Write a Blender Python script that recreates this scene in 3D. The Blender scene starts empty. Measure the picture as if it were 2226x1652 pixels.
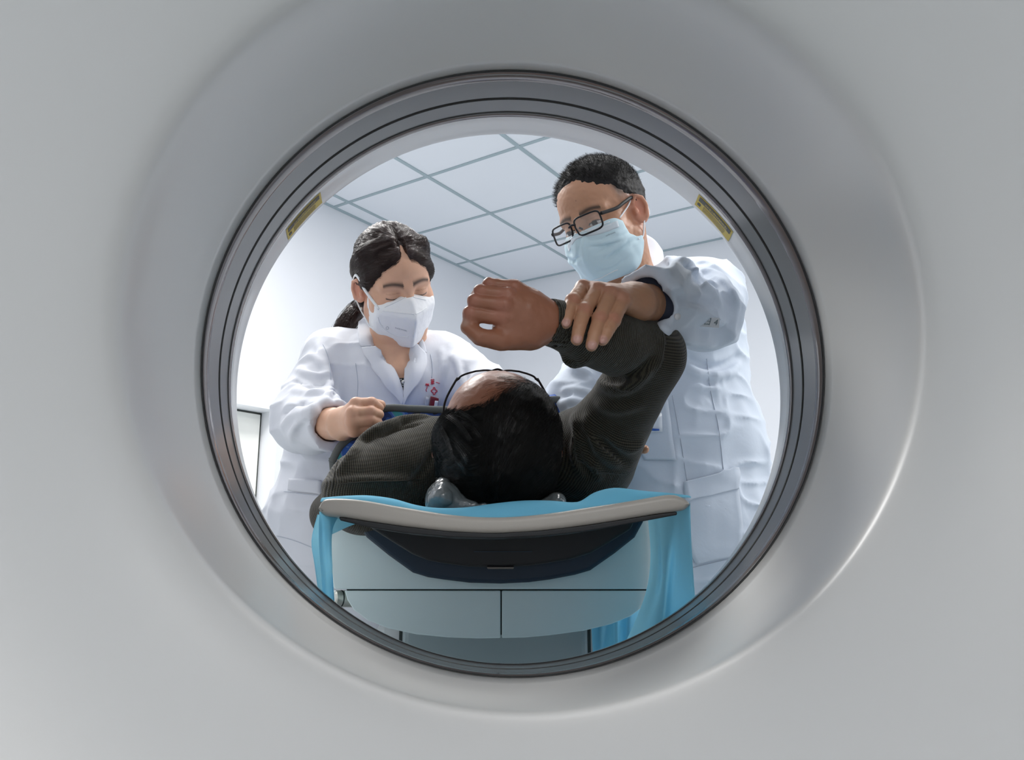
import bpy, math, random
import numpy as np
from mathutils import Vector, Matrix

# ---------------------------------------------------------------- camera, light, exposure
FPX, PITCH, YAW = 1747.55, .2078, .0335          # focal length in pixels of the 2226 px frame
CAM = np.array([-.0358, 0., .7732])              # bore axis is the world Y axis at z = 1
RY = .6238                                       # the room is turned against the scanner
CEIL = 2.793
sc = bpy.context.scene
cam_data = bpy.data.cameras.new('camera')
cam_data.sensor_fit = 'HORIZONTAL'
cam_data.sensor_width = 36.0
cam_data.lens = FPX / 2226 * 36.0
cam_data.clip_start = .02
cam = bpy.data.objects.new('camera', cam_data)
sc.collection.objects.link(cam)
cam.location = CAM
cam.rotation_euler = (math.pi / 2 + PITCH, 0, -YAW)
sc.camera = cam

world = bpy.data.worlds.new('world')
sc.world = world
world.use_nodes = True
world.node_tree.nodes['Background'].inputs[0].default_value = (.80, .88, 1, 1)
world.node_tree.nodes['Background'].inputs[1].default_value = .5

sc.view_settings.view_transform = 'Standard'
sc.view_settings.look = 'None'
sc.view_settings.gamma = 1
sc.view_settings.use_curve_mapping = False
sc.view_settings.exposure = 0.35
sc.cycles.max_bounces = 9
sc.cycles.diffuse_bounces = 6
sc.cycles.glossy_bounces = 4
sc.cycles.transparent_max_bounces = 12
sc.cycles.sample_clamp_indirect = 6.0

def room_pt(a, b, z):
    """room axes: a runs along the ceiling seams to the back right, b across them"""
    return Vector((a * math.sin(RY) + b * math.cos(RY), a * math.cos(RY) - b * math.sin(RY), z))

def area_light(name, loc, size, power, color=(1, 1, 1), rot=(0, 0, 0), size_y=None):
    l = bpy.data.lights.new(name, 'AREA')
    l.shape = 'RECTANGLE'; l.size = size; l.size_y = size_y or size
    l.energy = power; l.color = color
    o = bpy.data.objects.new(name, l)
    sc.collection.objects.link(o)
    o.location = loc; o.rotation_euler = rot
    return o

LAMPS = [  # a, b, watts: the panels in the tiled ceiling
    (1.64, -.92, 17), (1.64, -2.3, 40), (1.04, .89, 9), (2.84, .89, 50),
    (-1.06, 1.6, 15.5), (-2.26, -.31, 10),
]
for a, b, w in LAMPS:
    area_light('panel_lamp', room_pt(a, b, CEIL - .035), .56, w, (1, .98, .95) if a > 0 else (1, .955, .90), (0, 0, -RY), 1.16)

# ---------------------------------------------------------------- helpers
def new_mat(name, color, rough=.5, metal=0., spec=.5, **kw):
    m = bpy.data.materials.new(name); m.use_nodes = True
    b = m.node_tree.nodes['Principled BSDF']
    b.inputs['Base Color'].default_value = (*color, 1)
    b.inputs['Roughness'].default_value = rough
    b.inputs['Metallic'].default_value = metal
    b.inputs['Specular IOR Level'].default_value = spec
    for k, v in kw.items():
        b.inputs[k.replace('_', ' ')].default_value = v
    return m

def nd(m, kind, **kw):
    n = m.node_tree.nodes.new(kind)
    for k, v in kw.items():
        if k in n.inputs.keys(): n.inputs[k].default_value = v
        else: setattr(n, k, v)
    return n

def ln(m, a, ao, b, bi):
    m.node_tree.links.new(a.outputs[ao], b.inputs[bi])

def bsdf(m): return m.node_tree.nodes['Principled BSDF']

def noise_bump(m, scale=200, strength=.1, dist=.001, detail=3, coord='Object'):
    tc = nd(m, 'ShaderNodeTexCoord'); n = nd(m, 'ShaderNodeTexNoise', Scale=scale, Detail=detail)
    b = nd(m, 'ShaderNodeBump', Strength=strength, Distance=dist)
    ln(m, tc, coord, n, 'Vector'); ln(m, n, 'Fac', b, 'Height'); ln(m, b, 'Normal', bsdf(m), 'Normal')
    return n

def noise_color(m, c1, c2, scale=5, detail=4, lo=.35, hi=.65, coord='Object'):
    tc = nd(m, 'ShaderNodeTexCoord'); n = nd(m, 'ShaderNodeTexNoise', Scale=scale, Detail=detail)
    r = nd(m, 'ShaderNodeValToRGB')
    r.color_ramp.elements[0].position = lo; r.color_ramp.elements[1].position = hi
    r.color_ramp.elements[0].color = (*c1, 1); r.color_ramp.elements[1].color = (*c2, 1)
    ln(m, tc, coord, n, 'Vector'); ln(m, n, 'Fac', r, 'Fac'); ln(m, r, 'Color', bsdf(m), 'Base Color')
    return r

def empty(name, loc=(0, 0, 0)):
    o = bpy.data.objects.new(name, None); sc.collection.objects.link(o)
    o.location = loc; o.empty_display_size = .1
    return o

def tag(o, label=None, cat=None, group=None, kind=None):
    if label: o['label'] = label
    if cat: o['category'] = cat
    if group: o['group'] = group
    if kind: o['kind'] = kind
    return o

def mesh_obj(name, V, F, mat=None, parent=None, smooth=True, cols=None, attrs=None, mats=None, midx=None):
    """V (n,3) world coordinates, F (m,3|4) array or list"""
    me = bpy.data.meshes.new(name)
    V = np.asarray(V, dtype=np.float32)
    if isinstance(F, np.ndarray):
        n, k = F.shape
        me.vertices.add(len(V)); me.vertices.foreach_set('co', V.ravel())
        me.loops.add(n * k); me.loops.foreach_set('vertex_index', F.astype(np.int32).ravel())
        me.polygons.add(n)
        me.polygons.foreach_set('loop_start', np.arange(0, n * k, k, dtype=np.int32))
        me.polygons.foreach_set('loop_total', np.full(n, k, dtype=np.int32))
        me.update(calc_edges=True)
    else:
        me.from_pydata([tuple(map(float, v)) for v in V], [], [tuple(map(int, f)) for f in F])
    me.validate()
    if cols is not None:
        ca = me.color_attributes.new('col', 'FLOAT_COLOR', 'POINT')
        c = np.ones((len(V), 4), dtype=np.float32); c[:, :3] = cols
        ca.data.foreach_set('color', c.ravel())
    for k, a in (attrs or {}).items():
        at = me.attributes.new(k, 'FLOAT', 'POINT')
        at.data.foreach_set('value', np.asarray(a, dtype=np.float32))
    for m in (mats or ([mat] if mat else [])): me.materials.append(m)
    if midx is not None: me.polygons.foreach_set('material_index', np.asarray(midx, dtype=np.int32))
    me.polygons.foreach_set('use_smooth', np.full(len(me.polygons), bool(smooth)))
    me.update()
    o = bpy.data.objects.new(name, me); sc.collection.objects.link(o)
    if parent is not None:
        o.parent = parent
        o.matrix_parent_inverse = Matrix.Translation(-Vector(parent.location)) if parent.type == 'EMPTY' else Matrix()
    return o

def lathe(profile, n=160, axis='Y', center=(0, 0, 1), close=False):
    """profile: list of (Y, R) about the bore axis"""
    t = np.linspace(0, 2 * np.pi, n, endpoint=False)
    V = np.concatenate([np.c_[center[0] + r * np.sin(t), np.full(n, center[1] + y), center[2] + r * np.cos(t)] for y, r in profile])
    F = []
    m = len(profile)
    for i in range(m if close else m - 1):
        a, b = i * n, ((i + 1) % m) * n
        k = np.arange(n); k2 = (k + 1) % n
        F.append(np.c_[a + k, a + k2, b + k2, b + k])
    return V, np.concatenate(F)

def box(x0, x1, y0, y1, z0, z1):
    V = [(x, y, z) for x in (x0, x1) for y in (y0, y1) for z in (z0, z1)]
    F = [(0, 1, 3, 2), (4, 6, 7, 5), (0, 4, 5, 1), (2, 3, 7, 6), (0, 2, 6, 4), (1, 5, 7, 3)]
    return V, F

def bevel(o, w=.003, seg=3, angle=.6):
    m = o.modifiers.new('bevel', 'BEVEL'); m.width = w; m.segments = seg; m.limit_method = 'ANGLE'; m.angle_limit = angle
    return o

def extrude_poly(P2, to3, d0, d1):
    """closed polygon P2 [(u,v)], to3(u,v,d) -> xyz"""
    n = len(P2)
    V = [to3(u, v, d0) for u, v in P2] + [to3(u, v, d1) for u, v in P2]
    F = [tuple(range(n))[::-1], tuple(range(n, 2 * n))] + [(i, (i + 1) % n, n + (i + 1) % n, n + i) for i in range(n)]
    return V, F

def join_vf(parts):
    V, F, k = [], [], 0
    for v, f in parts:
        V += [tuple(p) for p in v]; F += [tuple(i + k for i in q) for q in f]; k += len(v)
    return V, F

def tube(pts, r, n=10, closed=False, flat=None, up=(0, 0, 1)):
    """swept tube; r scalar or list; flat=(a,b) scales the two cross axes"""
    P_ = np.asarray(pts, float); m = len(P_)
    R_ = np.full(m, r) if np.isscalar(r) else np.asarray(r, float)
    T = np.gradient(P_, axis=0) if not closed else (np.roll(P_, -1, 0) - np.roll(P_, 1, 0))
    T /= np.linalg.norm(T, axis=1)[:, None] + 1e-12
    U = np.zeros_like(P_); u = np.asarray(up, float)
    for i in range(m):
        w = u - T[i] * (u @ T[i])
        if np.linalg.norm(w) < 1e-3: w = np.cross(T[i], (1, .3, .2))
        w /= np.linalg.norm(w); U[i] = w
        if flat is None: u = w
    W = np.cross(T, U)
    fa, fb = flat or (1, 1)
    t = np.linspace(0, 2 * np.pi, n, endpoint=False)
    V = (P_[:, None] + R_[:, None, None] * (fa * np.cos(t)[None, :, None] * U[:, None] + fb * np.sin(t)[None, :, None] * W[:, None])).reshape(-1, 3)
    F = []
    for i in range(m if closed else m - 1):
        a, b = i * n, ((i + 1) % m) * n
        F += [(a + k, a + (k + 1) % n, b + (k + 1) % n, b + k) for k in range(n)]
    if not closed: F += [tuple(range(n))[::-1], tuple(range((m - 1) * n, m * n))]
    return V, F

def smooth_path(pts, n=8, closed=False):
    """Catmull-Rom"""
    P_ = [np.asarray(p, float) for p in pts]; m = len(P_); out = []
    for i in range(m if closed else m - 1):
        if closed: a, b, c, d = (P_[(i + j) % m] for j in (-1, 0, 1, 2))
        else: a, b, c, d = P_[max(i - 1, 0)], P_[i], P_[i + 1], P_[min(i + 2, m - 1)]
        for t in np.arange(n) / n:
            out.append(.5 * ((2 * b) + (-a + c) * t + (2 * a - 5 * b + 4 * c - d) * t * t + (-a + 3 * b - 3 * c + d) * t ** 3))
    if not closed: out.append(P_[-1])
    return np.array(out)

# pixel of the photograph + distance along the bore -> point in the place
def ray(px, py):
    x = (px - 1113) / FPX; u = (826 - py) / FPX
    y = math.cos(PITCH) - math.sin(PITCH) * u; z = math.sin(PITCH) + math.cos(PITCH) * u
    return np.array([math.cos(YAW) * x + math.sin(YAW) * y, -math.sin(YAW) * x + math.cos(YAW) * y, z])

def at(px, py, Y):
    d = ray(px, py); return CAM + d * (Y / d[1])

# ---------------------------------------------------------------- signed-distance modelling
def _n(v): v = np.asarray(v, float); return v / np.linalg.norm(v)

class Sdf:
    def __init__(s): s.p = []
    def add(s, fn, lo, hi, k=.01, op='u'):
        s.p.append((op, fn, np.asarray(lo, float), np.asarray(hi, float), k)); return s
    # primitives ------------------------------------------------
    def cone(s, a, b, ra, rb=None, k=.01, op='u'):
        a, b = np.asarray(a, float), np.asarray(b, float); rb = ra if rb is None else rb
        ba = b - a; L = max(ba @ ba, 1e-12)
        def fn(p):
            t = np.clip(((p - a) @ ba) / L, 0, 1)
            return np.linalg.norm(p - a - t[:, None] * ba, axis=1) - (ra + (rb - ra) * t)
        r = max(ra, rb)
        return s.add(fn, np.minimum(a, b) - r, np.maximum(a, b) + r, k, op)
    def chain(s, pts, rs, k=.01, op='u'):
        if np.isscalar(rs): rs = [rs] * len(pts)
        P_ = np.asarray(pts, float)
        def fn(p):
            d = None
            for i in range(len(P_) - 1):
                a, ba = P_[i], P_[i + 1] - P_[i]; L = max(ba @ ba, 1e-12)
                t = np.clip(((p - a) @ ba) / L, 0, 1)
                e = np.linalg.norm(p - a - t[:, None] * ba, axis=1) - (rs[i] + (rs[i + 1] - rs[i]) * t)
                d = e if d is None else np.minimum(d, e)
            return d
        r = max(rs)
        return s.add(fn, P_.min(0) - r, P_.max(0) + r, k, op)
    def ell(s, c, r, R=None, k=.01, op='u'):
        c = np.asarray(c, float); r = np.asarray(r, float); R = np.eye(3) if R is None else np.asarray(R, float)
        def fn(p):
            q = (p - c) @ R                       # columns of R are the ellipsoid's axes
            k0 = np.linalg.norm(q / r, axis=1); k1 = np.linalg.norm(q / (r * r), axis=1)
            return np.where(k1 > 1e-9, k0 * (k0 - 1) / np.maximum(k1, 1e-9), -r.min())
        e = np.abs(R) @ r
        return s.add(fn, c - e, c + e, k, op)
    def rbox(s, c, h, rad, R=None, k=.01, op='u'):
        c = np.asarray(c, float); h = np.asarray(h, float); R = np.eye(3) if R is None else np.asarray(R, float)
        def fn(p):
            q = np.abs((p - c) @ R) - (h - rad)
            return np.linalg.norm(np.maximum(q, 0), axis=1) + np.minimum(q.max(1), 0) - rad
        e = np.abs(R) @ h
        return s.add(fn, c - e, c + e, k, op)
    def econe(s, a, b, ra, rb, up, k=.01, op='u', cap=.5):
        """elliptic limb from a to b; ra, rb = (half width, half depth); up = depth axis hint"""
        a, b = np.asarray(a, float), np.asarray(b, float)
        ax = _n(b - a); L = np.linalg.norm(b - a); d = np.asarray(up, float); d = _n(d - ax * (d @ ax)); w = np.cross(ax, d)
        ra, rb = np.asarray(ra, float), np.asarray(rb, float)
        def fn(p):
            q = p - a; t = np.clip((q @ ax) / L, 0, 1)
            u = q @ w; v = q @ d; z = q @ ax - t * L
            r = ra + (rb - ra) * t[:, None]
            mn = r.min(1)
            e = np.sqrt((u / r[:, 0]) ** 2 + (v / r[:, 1]) ** 2 + (z / (mn * cap * 2)) ** 2)
            g = np.sqrt((u / r[:, 0] ** 2) ** 2 + (v / r[:, 1] ** 2) ** 2 + (z / (mn * cap * 2) ** 2) ** 2)
            return np.where(g > 1e-9, e * (e - 1) / np.maximum(g, 1e-9), -mn)
        r = max(ra.max(), rb.max())
        return s.add(fn, np.minimum(a, b) - r, np.maximum(a, b) + r, k, op)
    def disp(s, fn, lo=(-9, -9, -9), hi=(9, 9, 9)):
        return s.add(fn, lo, hi, 0, 'd')
    def plane(s, pt, nrm, k=.002, op='i'):
        pt = np.asarray(pt, float); nrm = _n(nrm)
        return s.add(lambda p: (p - pt) @ nrm, (-9,) * 3, (9,) * 3, k, op)
    def cut(s, pt, nrm, lo, hi, k=.002):
        """remove the side nrm points to, inside the box lo-hi only"""
        pt = np.asarray(pt, float); nrm = _n(nrm); lo = np.asarray(lo, float); hi = np.asarray(hi, float); c = (lo + hi) / 2; h = (hi - lo) / 2
        def fn(p):
            q = np.abs(p - c) - h
            return np.maximum(-((p - pt) @ nrm), q.max(1))
        return s.add(fn, lo, hi, k, 's')
    # evaluation ------------------------------------------------
    def __call__(s, p, sel=None):
        p = np.asarray(p, float)
        f = np.full(len(p), 1.0)
        for op, fn, lo, hi, k in (s.p if sel is None else sel):
            if op == 'd': f = f + fn(p); continue
            d = fn(p)
            if op == 'u':
                if k > 0: h = np.maximum(k - np.abs(f - d), 0) / k; f = np.minimum(f, d) - h * h * k * .25
                else: f = np.minimum(f, d)
            else:
                if op == 's': d = -d
                if k > 0: h = np.maximum(k - np.abs(f - d), 0) / k; f = np.maximum(f, d) + h * h * k * .25
                else: f = np.maximum(f, d)
        return f
    def bounds(s):
        u = [q for q in s.p if q[0] == 'u']
        return np.min([q[2] - q[4] for q in u], 0), np.max([q[3] + q[4] for q in u], 0)
    def grad(s, p, e=.0008):
        return np.stack([(s(p + d) - s(p - d)) / (2 * e) for d in np.eye(3) * e], 1)
    def hit(s, px, py, near=.3, far=6., fallback=None):
        """first surface point seen at pixels (px, py)"""
        px, py = np.atleast_1d(px).astype(float), np.atleast_1d(py).astype(float)
        D = np.array([_n(ray(a, b)) for a, b in zip(px, py)]); t = np.full(len(D), near)
        dm = np.full(len(D), 9.); tm = t.copy()
        for _ in range(140):
            d = s(CAM + D * t[:, None]); better = d < dm; dm = np.where(better, d, dm); tm = np.where(better, t, tm)
            t = np.minimum(t + np.maximum(d, -.002) * .6, far)
        return CAM + D * tm[:, None]
    def build(s, h, lo=None, hi=None, n=20, margin=1.5):
        L, H = s.bounds(); lo = L if lo is None else np.maximum(L, lo); hi = H if hi is None else np.minimum(H, hi)
        lo = np.floor(np.asarray(lo) / h).astype(int) - 2; hi = np.ceil(np.asarray(hi) / h).astype(int) + 2
        nb = -(-(hi - lo) // n)
        G = np.stack(np.meshgrid(*[np.arange(q) for q in nb], indexing='ij'), -1).reshape(-1, 3)
        ctr = (lo + G * n + n / 2) * h
        keep = np.abs(s(ctr)) < (n * h * .87) * margin + .004
        G = G[keep]
        ax = np.arange(n + 1); loc = np.stack(np.meshgrid(ax, ax, ax, indexing='ij'), -1).reshape(-1, 3)
        off = lo - 4; S = (hi - lo) + n + 12
        key = lambda c: ((c[:, 0] - off[0]) * S[1] + (c[:, 1] - off[1])) * S[2] + (c[:, 2] - off[2])
        KV, VV, QE = [], [], []
        corners = np.array([(i, j, k) for i in (0, 1) for j in (0, 1) for k in (0, 1)])
        edges = [(a, b) for a in range(8) for b in range(a + 1, 8) if np.abs(corners[a] - corners[b]).sum() == 1]
        for g in G:
            o = lo + g * n; p = (o + loc) * h; a, b = p[0], p[-1]
            sel = [q for q in s.p if q[0] == 'd' or ((q[2] - q[4] - .006 - 2 * h <= b).all() and (q[3] + q[4] + .006 + 2 * h >= a).all()) or q[0] == 'i']
            f = s(p, sel).reshape(n + 1, n + 1, n + 1)
            sg = f < 0
            if sg.all() or not sg.any(): continue
            c8 = np.stack([sg[i:n + i, j:n + j, k:n + k] for i, j, k in corners])
            act = np.argwhere(c8.any(0) & ~c8.all(0))
            if not len(act): continue
            fv = np.stack([f[act[:, 0] + i, act[:, 1] + j, act[:, 2] + k] for i, j, k in corners], 1)
            acc = np.zeros((len(act), 3)); cnt = np.zeros(len(act))
            for u, v in edges:
                x = (fv[:, u] < 0) != (fv[:, v] < 0)
                t = np.where(x, fv[:, u] / np.where(x, fv[:, u] - fv[:, v], 1), 0)
                acc += x[:, None] * (corners[u] + t[:, None] * (corners[v] - corners[u])); cnt += x
            KV.append(key(o + act)); VV.append((o + act + acc / cnt[:, None]) * h)
            for axn in range(3):
                A = sg[:n, :n, :n]
                B = (sg[1:, :n, :n], sg[:n, 1:, :n], sg[:n, :n, 1:])[axn]
                e = np.argwhere(A != B)
                if not len(e): continue
                fl = A[e[:, 0], e[:, 1], e[:, 2]]
                e = e + o; d1, d2 = np.eye(3, dtype=int)[(axn + 1) % 3], np.eye(3, dtype=int)[(axn + 2) % 3]
                q = np.stack([key(e), key(e - d1), key(e - d1 - d2), key(e - d2)], 1)
                q[~fl] = q[~fl][:, ::-1]
                QE.append(q)
        KV = np.concatenate(KV); VV = np.concatenate(VV); Q = np.concatenate(QE)
        od = np.argsort(KV); KV = KV[od]; VV = VV[od]
        i = np.searchsorted(KV, Q); i = np.minimum(i, len(KV) - 1)
        ok = (KV[i] == Q).all(1)
        return VV, i[ok]

def smooth_mesh(V, F, it=2, lam=.5):
    V = V.copy(); E = np.concatenate([F[:, [i, (i + 1) % F.shape[1]]] for i in range(F.shape[1])])
    for _ in range(it):
        A = np.zeros_like(V); c = np.zeros(len(V))
        for a, b in ((0, 1), (1, 0)):
            for j in range(3): A[:, j] += np.bincount(E[:, a], V[E[:, b], j], len(V))
            c += np.bincount(E[:, a], minlength=len(V))
        V += lam * (A / np.maximum(c, 1)[:, None] - V)
    return V

def vnoise(p, scale, seed=0):
    """smooth value noise in -1..1"""
    q = np.asarray(p) * scale + seed * 17.3; i = np.floor(q).astype(np.int64); f = q - i; f = f * f * (3 - 2 * f)
    def hsh(a):
        n = (a[:, 0] * 374761393 + a[:, 1] * 668265263 + a[:, 2] * 2147483647 + seed * 974711) & 0x7fffffff
        n = ((n ^ (n >> 13)) * 1274126177) & 0x7fffffff
        return ((n ^ (n >> 16)) & 0xffff) / 32767.5 - 1
    r = 0
    for c in range(8):
        d = np.array([c >> 2 & 1, c >> 1 & 1, c & 1]); w = np.prod(np.where(d, f, 1 - f), axis=1)
        r = r + w * hsh(i + d)
    return r

def frame(fwd, up):
    """columns: right, forward, up of a head or torso"""
    y = _n(fwd); z = np.asarray(up, float); z = _n(z - y * (z @ y)); x = np.cross(y, z)
    return np.stack([x, y, z], 1)
# ---------------------------------------------------------------- the room
M_WALL = new_mat('wall_paint', (.80, .81, .85), .6); noise_bump(M_WALL, 60, .05, .002)
M_CEIL = new_mat('ceiling_panel', (.80, .82, .875), .55)
M_TBAR = new_mat('ceiling_bar', (.36, .44, .48), .5)
M_FLOOR = new_mat('vinyl_floor', (.42, .47, .48), .35)
noise_color(M_FLOOR, (.38, .43, .45), (.47, .52, .52), 30)
M_DOOR = new_mat('door_laminate', (.84, .84, .80), .45)
M_GAP = new_mat('dark_gap', (.05, .055, .05), .7)
M_WINLIT = new_mat('lit_door_window', (1, 1, 1), .3)
bsdf(M_WINLIT).inputs['Emission Color'].default_value = (1, 1, .96, 1)
bsdf(M_WINLIT).inputs['Emission Strength'].default_value = 1.6

A0, A1, B0, B1 = -3.6, 4.93, -3.45, 3.0            # inner faces of the four walls

def rbox_room(a0, a1, b0, b1, z0, z1):
    V = [tuple(room_pt(a, b, z)) for a in (a0, a1) for b in (b0, b1) for z in (z0, z1)]
    return V, box(0, 1, 0, 1, 0, 1)[1]

def wall_ab(px, py, b=B0):
    """pixel on the left wall plane -> (a, z)"""
    d = ray(px, py); n = np.array([math.cos(RY), -math.sin(RY), 0])
    t = (b - CAM @ n) / (d @ n); q = CAM + d * t
    return q[0] * math.sin(RY) + q[1] * math.cos(RY), q[2]

fl = mesh_obj('floor', *rbox_room(A0 - .3, A1 + .3, B0 - .6, B1 + .3, -.1, 0), M_FLOOR, smooth=False); tag(fl, kind='structure')
cl = mesh_obj('ceiling', *rbox_room(A0 - .3, A1 + .3, B0 - .6, B1 + .3, CEIL, CEIL + .1), M_CEIL, smooth=False); tag(cl, kind='structure')
bars = []
for i in range(-14, 1):
    a = 4.34 + .6 * i
    if a > A0: bars.append(rbox_room(a - .011, a + .011, B0, B1, CEIL - .004, CEIL + .01))
for i in range(0, 11):
    b = -3.315 + .605 * i
    bars.append(rbox_room(A0, A1, b - .011, b + .011, CEIL - .0045, CEIL + .01))
bars.append(rbox_room(A0, A1, B0, B0 + .022, CEIL - .006, CEIL + .01))
bars.append(rbox_room(A1 - .022, A1, B0, B1, CEIL - .006, CEIL + .01))
mesh_obj('ceiling_grid', *join_vf(bars), M_TBAR, cl, smooth=False)

an, zn = wall_ab(605, 893)                          # near top corner of the door niche
DEP = .13
NW = 1.25
w = mesh_obj('wall_left', *join_vf([rbox_room(an, A1 + .1, B0 - .5, B0, 0, CEIL),
                                    rbox_room(A0, an - NW, B0 - .5, B0, 0, CEIL),
                                    rbox_room(an - NW, an, B0 - .5, B0, zn, CEIL),
                                    rbox_room(an - NW, an, B0 - .5, B0 - .3, 0, zn)]), M_WALL, smooth=False)
tag(w, kind='structure')
dr = mesh_obj('door_1', *rbox_room(an - NW + .02, an - .012, B0 - .22, B0 - DEP, .01, zn - .012), M_DOOR, smooth=False); tag(dr, kind='structure')
mesh_obj('door_gap', *join_vf([rbox_room(an - .018, an - .001, B0 - .25, B0 - DEP - .004, 0, zn), rbox_room(an - NW, an, B0 - .25, B0 - DEP - .004, zn - .018, zn - .001)]), M_GAP, dr, smooth=False)
gf = mesh_obj('door_window', *rbox_room(an - .95, an - .245, B0 - DEP - .02, B0 - DEP + .004, zn - .62, zn - .09), M_WINLIT, dr, smooth=False)
w = mesh_obj('wall_back', *rbox_room(A1, A1 + .1, B0 - .5, B1 + .1, 0, CEIL), M_WALL, smooth=False); tag(w, kind='structure')
w = mesh_obj('wall_right', *rbox_room(A0, A1, B1, B1 + .1, 0, CEIL), M_WALL, smooth=False); tag(w, kind='structure')
w = mesh_obj('wall_front', *rbox_room(A0 - .1, A0, B0 - .5, B1 + .1, 0, CEIL), M_WALL, smooth=False); tag(w, kind='structure')
bb = mesh_obj('baseboard_left', *rbox_room(an + .01, A1, B0, B0 + .012, 0, .1), M_DOOR, smooth=False); tag(bb, kind='structure')
bb = mesh_obj('baseboard_back', *rbox_room(A1 - .012, A1, B0 + .014, B1, 0, .1), M_DOOR, smooth=False); tag(bb, kind='structure')

M_DIFF = new_mat('lamp_diffuser', (.95, .95, .95), .4)
bsdf(M_DIFF).inputs['Emission Color'].default_value = (.94, .97, 1, 1)
bsdf(M_DIFF).inputs['Emission Strength'].default_value = 1.5
M_FRAME = new_mat('lamp_frame', (.75, .76, .77), .4, .4)
LAMP_TXT = ['above the far side of the scanner table', 'near the door wall', 'above the right side of the scanner',
            'near the back wall on the right', 'behind the scanner on its right side', 'farthest behind the scanner']
for (a, b, wt), txt in zip(LAMPS, LAMP_TXT):
    e = empty('ceiling_light', room_pt(a, b, CEIL - .03))
    tag(e, 'flat rectangular white ceiling light panel ' + txt, 'ceiling light', 'light panels in the tiled ceiling')
    fr = [rbox_room(a - .3, a - .27, b - .6, b + .6, CEIL - .03, CEIL - .005), rbox_room(a + .27, a + .3, b - .6, b + .6, CEIL - .03, CEIL - .005),
          rbox_room(a - .27, a + .27, b - .6, b - .57, CEIL - .03, CEIL - .005), rbox_room(a - .27, a + .27, b + .57, b + .6, CEIL - .03, CEIL - .005)]
    mesh_obj('lamp_frame', *join_vf(fr), M_FRAME, e, smooth=False)
    mesh_obj('diffuser', *rbox_room(a - .27, a + .27, b - .57, b + .57, CEIL - .022, CEIL - .008), M_DIFF, e, smooth=False)

# ---------------------------------------------------------------- the scanner ring
M_COVER = new_mat('scanner_cover', (.67, .665, .655), .34); noise_bump(M_COVER, 900, .04, .0006)
bsdf(M_COVER).inputs['Coat Weight'].default_value = .25; bsdf(M_COVER).inputs['Coat Roughness'].default_value = .25
M_COVER2 = new_mat('scanner_front_cover', (.80, .80, .81), .3)
M_FILM = new_mat('window_film', (.22, .225, .23), .24, .0, .75)
M_SEAL = new_mat('seal_strip', (.17, .145, .14), .12, .0, .9)
M_GROOVE = new_mat('window_groove', (.012, .014, .014), .25)
M_EDGE = new_mat('rubber_edge', (.012, .012, .012), .4)
g = empty('ct_scanner', (0, .85, 0)); tag(g, 'large round white CT scanner gantry with a glossy grey ring around its bore', 'medical scanner')
prof = [(1.0, 1.0 - .02), (.60, .985), (.47, .95), (.40, .88), (.385, .78), (.40, .70), (.45, .62), (.52, .52), (.58, .445), (.63, .389), (.655, .3655), (.668, .3570),
        (.678, .3542), (.69, .3545), (.71, .3575), (.74, .3625), (.78, .3665), (.82, .3675), (.86, .3665), (.885, .364), (.9045, .3606), (.9052, .366)]
V, F = lathe(smooth_path(prof[:-2], 4).tolist() + prof[-2:], 256)
mesh_obj('rear_cover', V, F, M_COVER, g)
def ringpart(name, prof, mat, n=256):
    V, F = lathe(prof, n); return mesh_obj(name, V, F, mat, g)
ringpart('seal_strip', [(.9052, .366), (.9055, .3600), (.9075, .3590), (.926, .3591), (.929, .3606)], M_SEAL)
ringpart('rubber_edge', [(.9035, .3604), (.9043, .3588), (.9062, .3588), (.9072, .3604)], M_EDGE)
ringpart('bore_window', [(.929, .3606), (.959, .3608), (.9665, .3609)], M_FILM)
ringpart('window_groove', [(.9665, .3608), (.9668, .3622), (.9725, .3622), (.9728, .3608)], M_GROOVE)
ringpart('bore_window', [(.9728, .3609), (1.000, .3611), (1.0025, .3611)], M_FILM)
ringpart('rubber_edge', [(1.0022, .3612), (1.0026, .3600), (1.004, .3600), (1.0044, .3612)], M_EDGE)
ringpart('seal_strip', [(1.004, .3611), (1.0052, .3604), (1.015, .3607), (1.0175, .3614)], M_SEAL)
front = [(1.0172, .3618), (1.03, .3635), (1.05, .3680), (1.07, .3722), (1.087, .3749), (1.10, .381), (1.125, .396), (1.16, .425), (1.22, .50), (1.28, .60), (1.325, .70), (1.345, .78),
         (1.335, .87), (1.27, .95), (1.15, .985), (1.0, .98)]
V, F = lathe(smooth_path(front, 4), 256)
mesh_obj('front_cover', V, F, M_COVER2, g)
V, F = join_vf([box(-.62, .62, .62, 1.14, 0, .14)])
bevel(mesh_obj('base', V, F, M_COVER, g, smooth=False), .03)

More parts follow.
